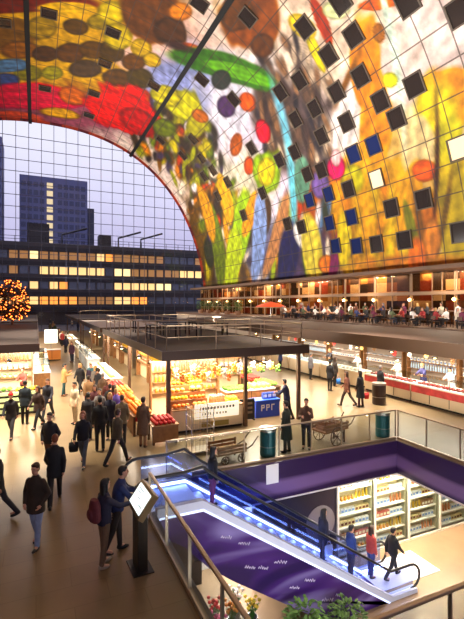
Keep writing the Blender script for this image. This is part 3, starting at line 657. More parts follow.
# ================================================================== GOODS (prototype meshes)
GM = {}
def fruit(nm, col, r=.075, sq=.92):
    prof = [(.001,sq*r*1.7)]+[(r*math.sin(t), r*sq*(1-math.cos(t))) for t in [PI*k/8 for k in range(7,0,-1)]]+[(.001,.0)]
    mb = MB().lathe(prof, n=12).tube((0,0,sq*r*1.65),(.004,0,sq*r*2.05), .006, .005, 5, 1)
    GM[nm] = (mb.mesh(nm, [mat('skin_'+nm, col, .45), mat('stalk', (70,60,30), .8)], True), r*2, sq*r*1.75)
fruit('orange', (240,130,20), .085); fruit('apple', (196,30,30), .08); fruit('lemon', (240,205,40), .07, 1.15); fruit('tomato', (214,40,24), .08, .8); fruit('melon', (196,190,90), .13); fruit('grapefruit', (240,160,70), .1)
fruit('pumpkin', (222,120,30), .14, .7)
mb = MB()
for i in range(16):
    a = i*2.4; rr = .02+.008*i; mb.ell((rr*math.cos(a)*.6, rr*math.sin(a)*.6, .07+.03*math.sin(i)), .09, .05, .06, 8, 6, 0, Matrix.Rotation(a,3,'Z'))
GM['cabbage'] = (mb.mesh('cabbage', mat('leaf_green', (96,150,50), .6, noise=.3, nscale=20), True), .24, .15)
mb = MB()
for i in range(22):
    a = i*2.4; d = Vector((math.cos(a)*.11*(.4+.6*(i/22)), math.sin(a)*.11*(.4+.6*(i/22)), .2-.004*i)); mb.path([(0,0,0), d*.5, d, d+Vector((d.x*.5,d.y*.5,-.03))], [.006,.018,.022,.004], 5)
GM['lettuce'] = (mb.mesh('lettuce', mat('lettuce_green', (120,180,60), .6, noise=.25, nscale=20), True), .24, .18)
mb = MB().lathe([(.001,0),(.05,0),(.052,.02),(.052,.2),(.04,.25),(.018,.29),(.018,.36),(.001,.36)], n=12).lathe([(.001,.355),(.021,.355),(.021,.4),(.001,.4)], n=10, mi=1)
BOT = mb
def bottle(nm, c, cap): GM[nm] = (BOT.mesh(nm, [mat(nm+'_glass', c, .1, spec=.8), mat(nm+'_cap', cap, .4)], True), .12, .4)
bottle('oil_bottle', (190,150,40), (180,150,60)); bottle('wine_bottle', (40,50,30), (120,30,30)); bottle('juice_bottle', (216,140,90), (230,230,230)); bottle('water_bottle', (180,205,225), (60,110,190))
mb = MB().lathe([(.001,0),(.06,0),(.065,.02),(.065,.13),(.05,.15),(.001,.15)], n=12).lathe([(.001,.148),(.056,.148),(.056,.18),(.001,.18)], n=12, mi=1)
GM['jar'] = (mb.mesh('jar', [mat('jar_amber', (210,140,50), .15, spec=.8), mat('jar_lid', (200,170,80), .3, .6)], True), .14, .18)
mb = MB().loft([(0,0,0,.15,.07),(0,0,.03,.18,.09),(0,0,.09,.17,.085),(0,0,.13,.1,.04)], 14)
for i in range(3): mb.box(-.1+i*.08,-.085+i*.08,-.05,.05,.122,.132,1)
GM['bread_loaf'] = (mb.mesh('bread_loaf', [mat('crust', (186,122,60), .7, noise=.2), mat('flour', (236,214,170), .8)], True), .38, .13)
GM['cheese_wheel'] = (MB().lathe([(.001,0),(.15,0),(.17,.03),(.17,.09),(.15,.12),(.001,.12)], n=18).mesh('cheese_wheel', mat('cheese_rind', (226,186,80), .5), True), .36, .12)
mb = MB().loft([(0,0,0,.12,.08),(0,0,.03,.14,.1),(0,0,.07,.12,.08),(0,0,.085,.07,.05)], 12).ell((.02,.02,.06), .06, .04, .03, 10, 6, 1)
GM['meat_cut'] = (mb.mesh('meat_cut', [mat('red_meat', (176,44,44), .4, noise=.2, nscale=30), mat('fat', (240,206,196), .4)], True), .28, .085)
mb = MB().loft([(0,0,0,.11,.09),(0,0,.12,.12,.1),(0,0,.14,.1,.08)], 4).box(-.05,.05,-.072,-.068,.03,.1,1)
def packet(nm, c, c2): GM[nm] = (MB().box(-.08,.08,-.06,.06,0,.2).box(-.065,.065,-.063,-.06,.05,.15,1).box(-.07,.07,-.02,.02,.2,.22).mesh(nm, [mat(nm+'_card', c, .5), mat(nm+'_label', c2, .5)]), .18, .22)
packet('white_carton', (240,236,226), (120,150,200)); packet('red_carton', (190,90,80), (240,220,180)); packet('yellow_carton', (236,212,150), (120,60,30)); packet('blue_carton', (60,90,180), (230,230,240)); packet('brown_packet', (150,104,66), (236,220,190)); packet('green_carton', (90,140,70), (240,240,220))
mb = MB().box(-.17,.17,-.12,.12,0,.03).ell((0,0,.035),.14,.09,.035,12,6,1)
GM['deli_tray'] = (mb.mesh('deli_tray', [mat('tray_white', (244,244,244), .3), mat('salad', (216,190,150), .6, noise=.3, nscale=25)], True), .36, .07)
mb = MB().box(-.17,.17,-.12,.12,0,.03)
for i in range(4): mb.ell((-.11+i*.075,0,.045),.03,.1,.022,8,6,1)
GM['fish_tray'] = (mb.mesh('fish_tray', [mat('ice_white', (236,242,248), .2), mat('fish_silver', (150,165,185), .25, .5)], True), .36, .075)
DESC = {'orange':'ripe orange','apple':'red apple','lemon':'yellow lemon','tomato':'red tomato','melon':'pale yellow melon','grapefruit':'pale orange grapefruit','pumpkin':'small orange pumpkin','cabbage':'green cabbage','lettuce':'light green leafy lettuce','oil_bottle':'golden oil bottle','wine_bottle':'dark wine bottle','juice_bottle':'orange juice bottle','water_bottle':'clear pale bottle','jar':'amber jar with gold lid','bread_loaf':'crusty brown loaf','cheese_wheel':'yellow cheese wheel','meat_cut':'red cut of meat','white_carton':'white carton','red_carton':'red carton','yellow_carton':'yellow carton','blue_carton':'blue carton','brown_packet':'brown paper packet','green_carton':'green carton','deli_tray':'white tray of prepared food','fish_tray':'tray of silver fish on ice'}
CATN = {'deli_tray':'tray','fish_tray':'tray','brown_packet':'packet'}
def good(kind, M, p, where, rz=0, s=1.0):
    me, w, h = GM[kind]; o = bpy.data.objects.new(kind, me); COL.objects.link(o)
    q = M @ Vector(p); o.location = q; o.rotation_euler = (0,0,M.to_euler().z+rz); o.scale = (s,s,s)
    tag(o, DESC[kind]+' '+where, CATN.get(kind, 'carton' if 'carton' in kind else kind.replace('_',' ')), DESC[kind]+'s '+where); return o
def heap(kind, M, x0, x1, y0, y1, z, where, layers=1, s=1.0, gap=1.03):
    me, w, h = GM[kind]; w *= s*gap; h *= s; cnt = 0
    nx, ny = max(1, int((x1-x0)/w)), max(1, int((y1-y0)/w))
    for l in range(layers):
        for i in range(nx-l):
            for j in range(ny-l):
                good(kind, M, ((x0+x1)/2+(i-(nx-l-1)/2)*w, (y0+y1)/2+(j-(ny-l-1)/2)*w, z+l*h*.8), where, random.uniform(0,6) if kind not in ('deli_tray','fish_tray','bread_loaf') and 'carton' not in kind else 0, s); cnt += 1
    return cnt
CRATE = None
def crate(M, x, y, z, label, w=.56, d=.4, hh=.2, m=None, group='wooden produce crates'):
    mb = MB().box(-w/2,w/2,-d/2,d/2,0,.02)
    for zz_ in (.03, .11):
        mb.box(-w/2,w/2,-d/2,-d/2+.015,zz_,zz_+.07); mb.box(-w/2,w/2,d/2-.015,d/2,zz_,zz_+.07); mb.box(-w/2,-w/2+.015,-d/2,d/2,zz_,zz_+.07); mb.box(w/2-.015,w/2,-d/2,d/2,zz_,zz_+.07)
    for sx in (-1,1):
        for sy in (-1,1): mb.box(sx*(w/2-.02)-.012, sx*(w/2-.02)+.012, sy*(d/2-.02)-.012, sy*(d/2-.02)+.012, 0, hh)
    o = mb.build('crate', m or M_wood); q = M @ Vector((x,y,z)); o.location = q; o.rotation_euler = (0,0,M.to_euler().z)
    return tag(o, label, 'crate', group)
def TM(x, y, rz, z=0): return Matrix.Translation((x,y,z)) @ Matrix.Rotation(rz, 4, 'Z')
# ------------------------------------------------------------------ canopies
M_roof = mat('roof_bitumen', (46,34,28), .75, noise=.15, nscale=2)
def canopy(name_label, x0, x1, y0, y1, zt=3.3, posts=(), rail=(), th=.28, m=M_roof, group='stall canopies'):
    c = thing('market_canopy', name_label, 'canopy', ((x0+x1)/2,(y0+y1)/2,0), 0, group); cx, cy = (x0+x1)/2, (y0+y1)/2
    MB().box(x0-cx,x1-cx,y0-cy,y1-cy,zt-th,zt).build('roof_deck', [m], c)
    mb = MB()
    for a in ((x0-.05,x1+.05,y0-.05,y0),(x0-.05,x1+.05,y1,y1+.05),(x0-.05,x0,y0,y1),(x1,x1+.05,y0,y1)): mb.box(a[0]-cx,a[1]-cx,a[2]-cy,a[3]-cy,zt-th-.04,zt+.05)
    mb.build('fascia', mat('fascia_bronze', (84,66,54), .35, .5), c)
    for px, py in posts: MB().box(px-cx-.07,px-cx+.07,py-cy-.07,py-cy+.07,0,zt-th).build('post', M_woodd, c)
    for (ax, ay, bx, by) in rail:
        L = math.hypot(bx-ax, by-ay); npo = max(2, int(L/1.6)+1); mb = MB()
        rr = MB().tube((ax-cx,ay-cy,zt+1.0),(bx-cx,by-cy,zt+1.0),.025,n=6).tube((ax-cx,ay-cy,zt+.55),(bx-cx,by-cy,zt+.55),.015,n=6).build('roof_rail', M_rail, c)
        for i in range(npo):
            t = i/(npo-1); X, Y = ax+(bx-ax)*t-cx, ay+(by-ay)*t-cy
            MB().tube((X,Y,zt),(X,Y,zt+1.0),.022,n=6).build('rail_post', M_rail, rr)
    return c
canopy('large dark canopy with roof railings over the nearest stalls in the middle', 4.4, 11.0, 16.0, 32.0, posts=[(4.7,16.3),(8.05,16.3),(10.7,16.3),(4.7,24),(10.7,24),(4.7,31.7),(10.7,31.7)],
       rail=[(4.6,16.2,10.8,16.2),(4.6,16.2,4.6,31.8),(10.8,16.2,10.8,31.8),(4.6,31.8,10.8,31.8),(4.6,21.2,10.8,21.2),(7.7,21.2,7.7,31.8)])
canopy('pale canopy roof behind the large railed one in the middle row', 4.4, 11.0, 33.5, 50.0, m=mat('roof_pale', (170,160,150), .5), posts=[(4.7,33.8),(10.7,33.8),(4.7,42),(4.7,49.7),(10.7,49.7)])
canopy('farthest canopy of the middle row near the glass wall', 4.4, 11.0, 52.0, 76.0, posts=[(4.7,52.3),(10.7,52.3),(4.7,75.7),(10.7,75.7)], rail=[(4.6,52.2,10.8,52.2)])
canopy('dark canopy roof at the left edge behind the green benches', -14.0, 0.1, 21.5, 46.0, posts=[(-2.2,27.2),(-7,27.2),(-1.2,36.2),(-1.2,45.7)])
canopy('far dark canopy on the left side of the aisle', -14.0, 0.1, 48.0, 76.0, posts=[(-.2,48.3),(-.2,75.7)])
canopy('broad dark canopy over the meat and deli counters on the right', 17.4, 26.0, 8.5, 52.0, th=.6, m=mat('roof_brown', (74,50,38), .7, noise=.2, nscale=1.5), posts=[(17.7,8.8),(22.3,20.5),(22.3,32.7),(22.3,42),(22.3,51.7)])
# roof furniture on the near middle canopy
for i, (x, y) in enumerate(((6.2,22.5),(7.6,25),(9.2,23),(6.6,28),(9,28.5))):
    t = thing('roof_table', ['dark table nearest the left rail on the canopy roof','dark table in the centre of the canopy roof','dark table nearest the right rail on the canopy roof','dark table at the rear left of the canopy roof','dark table at the rear right of the canopy roof'][i], 'table', (x,y,3.3), 0, 'dark tables on the canopy roof')
    MB().box(-.9,.9,-.45,.45,.72,.77).build('tabletop', M_dark, t)
    for sx in (-1,1):
        for sy in (-1,1): MB().box(sx*.8-.03,sx*.8+.03,sy*.37-.03,sy*.37+.03,0,.72).build('leg', M_dark, t)
# ------------------------------------------------------------------ counters
def counter(x, y, rz, L, label, base=M_wood, top=M_white, case=False, d=.95, h=1.0, band=None):
    c = thing('stall_counter', label, 'counter', (x,y,0), rz, None)
    MB().box(-L/2,L/2,-d/2+.04,d/2,.1,h-.05).build('counter_body', base, c)
    MB().box(-L/2+.03,L/2-.03,-d/2+.1,d/2-.03,0,.1).build('plinth', M_dark, c)
    MB().box(-L/2-.02,L/2+.02,-d/2,d/2+.02,h-.05,h).build('counter_top', top, c)
    mb = MB(); k_ = max(2, int(L/1.1))
    for i in range(1, k_): mb.box(-L/2+i*L/k_-.012,-L/2+i*L/k_+.012,-d/2+.03,-d/2+.04,.14,h-.08)
    mb.build('panel_joint', M_dark, c)
    if band is not None: MB().box(-L/2,L/2,-d/2+.015,-d/2+.04,h-.42,h-.08).build('front_band', band, c)
    if case:
        MB().prism([(0,0)]*0 or [(-L/2,h),(L/2,h),(L/2,h+.42),(-L/2,h+.42)], -d/2+.06, -d/2+.07).build('case_glass', M_case, c)
        MB().box(-L/2,L/2,-d/2+.06,d/2-.3,h+.42,h+.435).build('case_shelf', M_case, c)
        mb = MB()
        for i in range(k_+1): mb.box(-L/2+i*L/k_-.012 if i else -L/2, -L/2+i*L/k_+.012,-d/2+.05,-d/2+.08,h,h+.42)
        mb.build('case_post', M_steel, c)
    return TM(x, y, rz)
def backshelf(x, y, rz, L, label, kinds, where, rows=3, m=M_cream, hh=2.5):
    c = thing('back_shelf', label, 'shelf', (x,y,0), rz)
    MB().box(-L/2,L/2,.3,.36,0,hh).build('back_panel', m, c)
    for s_ in (-1,1): MB().box(s_*L/2-.03,s_*L/2+.03,0,.3,0,hh).build('side_panel', M_wood, c)
    M = TM(x, y, rz)
    for r_ in range(rows):
        z = 1.1+r_*.48; MB().box(-L/2+.03,L/2-.03,0,.3,z-.03,z).build('shelf_board', M_wood, c)
        kd = kinds[r_ % len(kinds)]; w = GM[kd][1]*1.5; nn = int((L-.2)/w)
        for i in range(nn): good(kd, M, (-L/2+.14+(i+.5)*(L-.28)/nn, .15, z), where)
    return c
R90 = PI/2
# front fruit and juice stall (middle row, nearest)
ordn0 = ['one','two','three','four']
cm1 = counter(6.45, 16.85, 0, 3.1, 'light wood counter of the front fruit stall with a white sign board', base=M_cream, top=M_wood, h=.95)
t = thing('stall_sign', 'white sign board with black lettering on the front fruit stall', 'sign', (6.75,16.3,.52))
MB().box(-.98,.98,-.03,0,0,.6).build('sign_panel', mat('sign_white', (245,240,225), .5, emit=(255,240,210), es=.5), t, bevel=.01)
mb = MB(); x = -.75
while x < .75:
    w = random.uniform(.05,.12); mb.box(x,x+w*.75,-.036,-.03,.36,.46)
    if x < .3: mb.box(x+.1,x+.1+w*.6,-.036,-.03,.14,.23)
    x += w+.04
mb.build('lettering', mat('ink_black', (30,26,26), .6), t)
tag(MB().box(-.6,.6,-.02,0,0,.2).build('stall_plaque', mat('plaque_gold', (150,130,60), .5), loc=(6.7,16.36,.16)), 'dull gold plaque low on the front fruit stall', 'sign')
st_ = thing('tiered_fruit_stand', 'four-step wooden fruit stand on the left of the front fruit stall', 'stand', (5.7,16.9,.95))
for j in range(4): MB().box(-.78,.78,-.44+j*.24,-.44+(j+1)*.24,0,.04+j*.26).build('step', M_wood, st_)
stM = TM(5.7,16.9,0,.95)
for j, kd in enumerate(('orange','lemon','grapefruit','orange')):
    heap(kd, stM, -.76,-.02,-.44+j*.24,-.2+j*.24,.04+j*.26,'on the left half of step %s of the tiered stand' % ordn0[j],2 if j < 3 else 1); heap(('grapefruit','orange','melon','lemon')[j], stM, .02,.76,-.44+j*.24,-.2+j*.24,.04+j*.26,'on the right half of step %s of the tiered stand' % ordn0[j],1)
def hanging(x, y, z, label, c, grp, n=9):
    t = thing('hanging_bunch', label, 'bunch', (x,y,z), 0, grp); MB().tube((0,0,0),(0,0,3.02-z),.006,n=5).build('string', M_woodd, t); mb = MB()
    for i in range(n): a = i*2.4; mb.ell((.07*math.cos(a),.07*math.sin(a),-.05-i*.045),.065,.065,.06,8,6)
    mb.build('bulbs', mat('bunch_%d_%d_%d' % c, c, .5), t, smooth=True)
for i in range(14):
    c, nm = (((236,200,70),'yellow'),((244,236,220),'white'),((230,140,50),'orange'))[i%3]
    hanging(4.85+i*.23, 16.45+.12*(i%2), 2.72-.12*(i%4), '%s bunch hanging from the front edge of the fruit stall canopy' % nm, c, nm+' bunches hanging over the front fruit stall')
for i in range(9):
    c, nm = (((214,206,236),'lilac'),((236,210,80),'yellow'),((120,170,70),'green'))[i%3]
    hanging(8.4+i*.25, 17.6+.15*(i%2), 2.5-.1*(i%3), '%s bunch hanging over the vegetable counter' % nm, c, nm+' bunches hanging over the vegetable counter',7)
heap('juice_bottle', cm1, .15,.8,-.4,.1,.95,'standing on the front fruit stall'); heap('lemon', cm1, .85,1.5,-.42,.3,.95,'heaped on the front fruit stall',2)
backshelf(6.4, 19.2, 0, 3.3, 'tall lit shelf of jars and bottles inside the front fruit stall', ['jar','oil_bottle','juice_bottle'], 'on the shelf inside the front fruit stall')
# side tables of fruit along the aisle
def table(x, y, rz, L, label, d=.9, h=.8, m=M_wood):
    t = thing('market_table', label, 'table', (x,y,0), rz)
    MB().box(-L/2,L/2,-d/2,d/2,h-.05,h).build('tabletop', m, t)
    MB().box(-L/2+.02,L/2-.02,-d/2+.02,-d/2+.04,.1,h-.05).build('front_panel', m, t)
    for sx in (-1,1):
        for sy in (-1,1): MB().box(sx*(L/2-.06)-.04,sx*(L/2-.06)+.04,sy*(d/2-.08)-.04,sy*(d/2-.08)+.04,0,h-.05).build('leg', M_woodd, t)
    return TM(x, y, rz)
tA = table(4.35, 15.85, 0, 1.0, 'short wooden table of apples at the front left corner of the fruit stall', h=.7)
heap('apple', tA, -.46,.46,-.42,.42,.7,'piled at the front left corner of the fruit stall',2)
for i, (yy, kd, lb) in enumerate(((17.6,'orange','first aisle-side table of oranges beside the fruit stall'),(19.5,'pumpkin','second aisle-side table piled with small pumpkins'),(21.4,'grapefruit','third aisle-side table of grapefruit'),(23.3,'tomato','fourth aisle-side table of tomatoes'))):
    tb = table(3.85, yy, -R90, 1.7, lb); heap(kd, tb, -.82,.82,-.42,.42,.8,'piled on the %s aisle-side table' % ('first','second','third','fourth')[i], 2)
# further middle-row counters facing the aisle
specs = [(26.2,'cheese_wheel','aisle counter of cheese wheels under the railed canopy'),(29.6,'bread_loaf','aisle counter of bread at the rear of the railed canopy'),(35.5,'fish_tray','long white glass counter of fish on the left of the pale canopy'),(39.5,'fish_tray','second white glass counter of fish under the pale canopy'),(44,'deli_tray','deli counter at the rear of the pale canopy'),(55,'bread_loaf','bread counter under the farthest middle canopy'),(60,'deli_tray','deli counter under the farthest middle canopy')]
for yy, kd, lb in specs:
    M = counter(3.95, yy, -R90, 3.3, lb, base=M_cream if kd != 'fish_tray' else mat('pale_blue_front', (200,214,226), .4), case=kd in ('fish_tray','deli_tray')); heap(kd, M, -1.55,1.55,-.38,.3,1.0,'on the '+lb.split(' under')[0].split(' at')[0].split(' on')[0])
for i, yy in enumerate((26.2,29.6,36,40,45,56)):
    backshelf(6.6, yy, -R90, 3.2, 'lit back shelf of bottles and cartons, number of stalls behind the front one: %s' % ('two','three','four','five','six','seven')[i], [['wine_bottle','oil_bottle','yellow_carton'],['brown_packet','jar','bread_loaf']][i%2], 'on the %s back shelf along the middle row' % ('first','second','third','fourth','fifth','sixth')[i])
# vegetable stall, right half of the near middle block
vg_ = counter(9.5, 19.0, 0, 2.6, 'vegetable counter under the right half of the railed canopy', base=M_wood)
heap('cabbage', vg_, -1.25,0,-.42,.4,1.0,'on the vegetable counter'); heap('melon', vg_, 0,1.25,-.42,.4,1.0,'on the vegetable counter')
for i, yy in enumerate((20.5,22.4,24.3,26.6,29.2)):
    kd = ('lettuce','tomato','cabbage','lemon','lettuce')[i]
    tb = table(11.35, yy, R90, 1.75, ('first','second','third','fourth','fifth')[i]+' vegetable table along the right side of the railed canopy', m=M_woodd); heap(kd, tb, -.85,.85,-.42,.42,.8,'on the %s right-side vegetable table' % ('first','second','third','fourth','fifth')[i], 1 if kd in ('lettuce','cabbage') else 2)
backshelf(9.5, 22.5, 0, 2.6, 'lit shelf of cartons behind the vegetable counter', ['green_carton','white_carton','yellow_carton'], 'on the shelf behind the vegetable counter')
# black menu board, blue display box, wooden chest before the vegetable stall
bx, by = G(247,421); t = thing('menu_board', 'black framed menu board left of the blue display box', 'sign', (bx,by+.1,0)); MB().box(-.42,.42,-.03,.03,.05,.95).build('board', M_black, t); 
mb = MB()
for i in range(3): mb.box(-.3,.3,-.034,-.03,.3+i*.2,.4+i*.2)
mb.build('pictures', mat('menu_pictures', (130,110,90), .6), t); 
for s_ in (-1,1): MB().box(s_*.36-.02,s_*.36+.02,-.15,.15,0,.06).build('foot', M_dark, t)
bx, by = G(268,417); t = thing('display_box', 'bright blue display box with white letters in front of the vegetable stall', 'display', (bx,by+.3,0))
MB().box(-.62,.62,-.3,.3,0,.75).build('box_body', mat('bright_blue', (30,70,190), .4), t, bevel=.015)
mb = MB()
for i in range(3):
    x = -.35+i*.26; mb.box(x,x+.05,-.306,-.3,.3,.58); mb.box(x+.05,x+.17,-.306,-.3,.53,.58)
    if i < 2: mb.box(x+.05,x+.15,-.306,-.3,.42,.47); mb.box(x+.13,x+.17,-.306,-.3,.42,.55)
mb.build('white_lettering', M_white, t)
MB().box(-.64,.64,-.32,.32,.75,.79).build('lid', mat('blue_lid', (50,100,220), .4), t)
bc = TM(bx, by+.3, 0); heap('blue_carton', bc, -.2,.6,-.25,.2,.79,'on top of the blue display box',1,1.3)
at(287,420,60,'stallholder in a dark blue coat leaning over beside the blue display box',(28,34,70),BLK,pose='lean',coat='short',hc='black')
x, y = G(254,412); tag(MB().box(-.5,.5,-.3,.3,0,.6).box(-.53,.53,-.33,.33,.6,.65).box(-.45,-.4,-.31,-.3,.05,.55).box(.4,.45,-.31,-.3,.05,.55).build('wooden_chest', M_wood, loc=(x+.2,y-.25,0)), 'low wooden chest behind the blue display box', 'chest')
# left block: green slatted benches with produce
M_gr = mat('pale_green_slat', (205,222,165), .5)
for i, (x, lb) in enumerate(((-.98,'pale green slatted display bench nearest the aisle'),(-3.38,'pale green slatted display bench second from the aisle'),(-5.8,'pale green slatted display bench at the left edge'))):
    t = thing('display_bench', lb, 'bench', (x,23.0,0), 0, None)
    for j in range(4): MB().box(-1.15,1.15,-.62+j*.14,-.55+j*.14,.1+j*.24,.25+j*.24).build('slat', M_gr, t)
    MB().box(-1.15,1.15,-.08,.5,0,.96).build('bench_body', mat('bench_body', (70,56,40), .6), t); MB().box(-1.15,1.15,-.62,-.1,.0,.08).build('plinth', M_dark, t)
    M = TM(x, 23.2, 0); heap(('lettuce','cabbage','lettuce')[i], M, -1.1,0,-.25,.3,.96,'on the %s green bench' % ('first','second','third')[i]); heap(('lemon','white_carton','melon')[i], M, .05,1.1,-.25,.3,.96,'on the %s green bench' % ('first','second','third')[i])
backshelf(-2.5, 26.4, 0, 4.6, 'lit shelf of cartons behind the green benches', ['green_carton','white_carton','juice_bottle'], 'on the shelf behind the green benches')
backshelf(-7.6, 26.4, 0, 4.6, 'lit shelf at the left edge behind the green benches', ['yellow_carton','white_carton','water_bottle'], 'on the left-edge shelf behind the benches')
for i, (x, y, c, nm) in enumerate(((-5.2,24.9,(30,30,34),'black'),(-3.4,25.0,(120,170,100),'light green'),(-1.9,24.8,(230,226,220),'white'),(-.6,25.2,(130,60,50),'dark red'))):
    person(x, y, 180, 'stallholder in a %s top behind the green benches' % nm, c, BLK, pose='lean', coat='short', hc=('brown','blonde','black','brown')[i])
for i, yy in enumerate((30,33.8,37.6)):
    M = counter(.35, yy, R90, 3.2, ('first','second','third','fourth')[i]+' left-hand aisle counter beyond the green benches', base=(M_wood, M_cream)[i%2], case=True); heap(('bread_loaf','deli_tray','cheese_wheel','deli_tray')[i], M, -1.5,1.5,-.38,.3,1.0,'on the %s left-hand aisle counter' % ('first','second','third','fourth')[i])
x, y = G(52,361); M = counter(x, y+.6, 0, 1.5, 'small orange wooden kiosk counter standing in the aisle', base=mat('orange_wood', (214,130,50), .5), top=M_white)
t = thing('hanging_sign', 'blank white light-box sign above the orange kiosk counter', 'sign', (x-.05,y+1.3,0)); MB().box(-.55,.55,-.08,.08,1.5,2.75).build('light_box', mat('lightbox_white', (250,240,225), .5, emit=(255,236,210), es=1.6), t, bevel=.02); MB().box(-.05,.05,-.05,.05,0,1.5).build('post', M_steel, t)
# ------------------------------------------------------------------ right block : counters along x = 17.9
red = mat('red_band', (196,60,60), .45, noise=.3, nscale=3)
RB = [(14.9,'meat_cut','red-banded butcher counter nearest the right edge',red),(18.4,'meat_cut','second red-banded butcher counter from the right edge',red),(22.6,'deli_tray','white glass deli counter left of the butcher',None),(26.6,'fish_tray','glass fish counter in the middle of the right-hand row',None),(30.6,'deli_tray','glass salad counter farther along the right-hand row',None),(34.8,'cheese_wheel','cheese counter in the right-hand row beyond the salads',None),(39,'lettuce','green grocer counter far along the right-hand row',None),(43.5,'bread_loaf','farthest bread counter of the right-hand row',None)]
for i, (yy, kd, lb, bd) in enumerate(RB):
    M = counter(18.4, yy, -R90, 3.4 if i < 2 else 3.8, lb, base=M_cream if i else M_cream, case=kd not in ('lettuce',), band=bd, d=1.1)
    wh = 'in the '+lb.split(' from')[0].split(' far')[0].split(' of')[0]
    heap(kd, M, -1.6,1.6,-.42,.35,1.0,wh)
    if i in (0,1,2,3,4): heap(('white_carton','white_carton','water_bottle','white_carton','yellow_carton')[i], M, -1.6,1.6,.15,.42,1.44 if False else 1.0,wh+' back row') if False else None
for i, yy in enumerate((14.9,18.6,22.6,26.6,30.6,34.8,39.4)):
    backshelf(21.6, yy, -R90, 3.6, ('first','second','third','fourth','fifth','sixth','seventh')[i]+' lit wall shelf behind the right-hand counters, counted from the right edge', [['white_carton','deli_tray','wine_bottle'],['water_bottle','white_carton','jar'],['white_carton','fish_tray','oil_bottle']][i%3], 'on the %s right-hand wall shelf' % ('first','second','third','fourth','fifth','sixth','seventh')[i], m=mat('wall_tile', (150,136,124), .4))
for i, (yy, c, nm) in enumerate(((13.9,(236,234,232),'nearest the right edge'),(15.8,(230,230,236),'second from the right edge'),(17.6,(60,60,110),'third from the right edge'),(19.4,(236,234,232),'fourth from the right edge'),(22.9,(236,236,236),'behind the white deli counter'),(26,(40,40,48),'behind the fish counter'),(30,(236,234,232),'behind the salad counter'))):
    person(19.9, yy, 90+24.5, 'shop worker %s in a %s coat' % (nm, 'blue' if c[2]-c[0] > 30 else 'dark' if c[0] < 60 else 'white'), c, (50,50,60), pose='lean', coat='mid', hc=('brown','black','blonde')[i%3], hat=('cap',(236,236,236)) if i in (0,3,4) else None, z=0)
for i in range(16):
    c, nm = (((240,238,236),'white'),((196,60,56),'red'),((150,110,70),'brown'),((230,200,120),'pale yellow'))[i%4]
    hanging(19.7+.2*(i%3), 13.2+i*1.35, 2.55-.1*(i%3), '%s bunch hanging over the right-hand counters' % nm, c, nm+' bunches hanging over the right-hand counters', 8)
for i, (yy, c, nm) in enumerate(((17.9,(30,30,36),'nearest the right edge'),(21.8,(60,50,46),'second from the right edge'),(24.4,(120,120,128),'third from the right edge'),(28.4,(40,50,90),'fourth from the right edge'))):
    person(17.0, yy, -90+24.5, 'customer standing close to the right-hand counters, %s' % nm, c, BLK, pose='stand', coat='mid', hair=('short','long')[i%2], hc=('grey','brown')[i%2])
# bins
def bin_(px, py, label, c, h=.95, r=.27):
    x, y = clear(*G(px, py)); t = thing('litter_bin', label, 'bin', (x,y,0), 0)
    MB().lathe([(.01,0),(r*.92,0),(r,.04),(r,h-.1),(r*.8,h-.1),(r*.8,h-.3),(.01,h-.3)], n=20).build('bin_body', mat('bin_%d_%d_%d' % c, c, .4, .3), t, smooth=False)
    MB().lathe([(r*.75,h-.1),(r*1.06,h-.1),(r*1.06,h),(r*.75,h)], n=20).build('rim', M_steel, t)
    MB().lathe([(r*1.003,h*.35),(r*1.02,h*.35),(r*1.02,h*.37),(r*1.003,h*.37)], n=20).build('hoop', M_steel, t)
bin_(281,464,'teal litter bin left of the person in the dark green coat',(30,96,100)); bin_(385,437,'teal litter bin at the far corner of the railing',(30,100,104))
bin_(379,404,'dark round bin by the end of the butcher counter',(60,46,40),1.1,.34)
# handcarts
def cart(px, py, label, rz, wheel=.26, L=1.25, lo=False):
    x, y = G(px, py); y = max(y, 13.05); t = thing('handcart', label, 'handcart', (x,y,0), rz)
    zb = .28 if lo else .5
    MB().box(-L/2,L/2,-.35,.35,zb,zb+.06).build('cart_bed', M_wood, t)
    mb = MB()
    for s_ in (-1,1):
        for j in range(2): mb.box(-L/2,L/2,s_*.35-.012,s_*.35+.012,zb+.08+j*.12,zb+.17+j*.12)
        for q in (-.5,0,.5): mb.box(q*L*.9-.02,q*L*.9+.02,s_*.33-.02,s_*.33+.02,zb+.06,zb+.32)
    mb.build('side_rail', M_wood, t)
    for s_ in (-1,1):
        MB().path([(L/2*.9,s_*.28,zb+.03),(L/2+.25,s_*.28,zb+.15),(L/2+.5,s_*.28,zb+.42)], .022, 6).build('shaft', M_woodd, t)
        for q in ((-.3,.3) if lo else (-.1,)):
            w = MB(); r = .13 if lo else .33
            pts = [(q+r*math.cos(2*PI*i/20), s_*.42, r+.02+r*math.sin(2*PI*i/20)) for i in range(21)]; w.path(pts, .02, 6)
            for i in range(8): w.tube((q,s_*.42,r+.02),(q+r*math.cos(PI*i/4),s_*.42,r+.02+r*math.sin(PI*i/4)),.012,n=5)
            w.tube((q,s_*.33,r+.02),(q,s_*.45,r+.02),.035,n=8); w.build('wheel', M_woodd, t)
    for s_ in (-1,1): MB().box(L*.4-.02,L*.4+.02,s_*.25-.02,s_*.25+.02,0,zb).build('prop_leg', M_woodd, t)
    return TM(x, y, rz, zb+.06)
M = cart(339,447,'wooden handcart with spoked wheels beside the man in the brown jacket',.2); crate(M,-.28,0,0,'wooden crate on the spoked handcart'); heap('brown_packet', M, .05,.55,-.28,.28,0,'on the spoked handcart')
M = cart(236,467,'low wooden handcart left of the first teal bin',.1,lo=True,L=1.1); heap('bread_loaf', M, -.5,.5,-.3,.3,0,'on the low handcart')
t = thing('wire_cage_trolley', 'tall wire cage trolley behind the low handcart', 'trolley', (5.2,14.1,0))
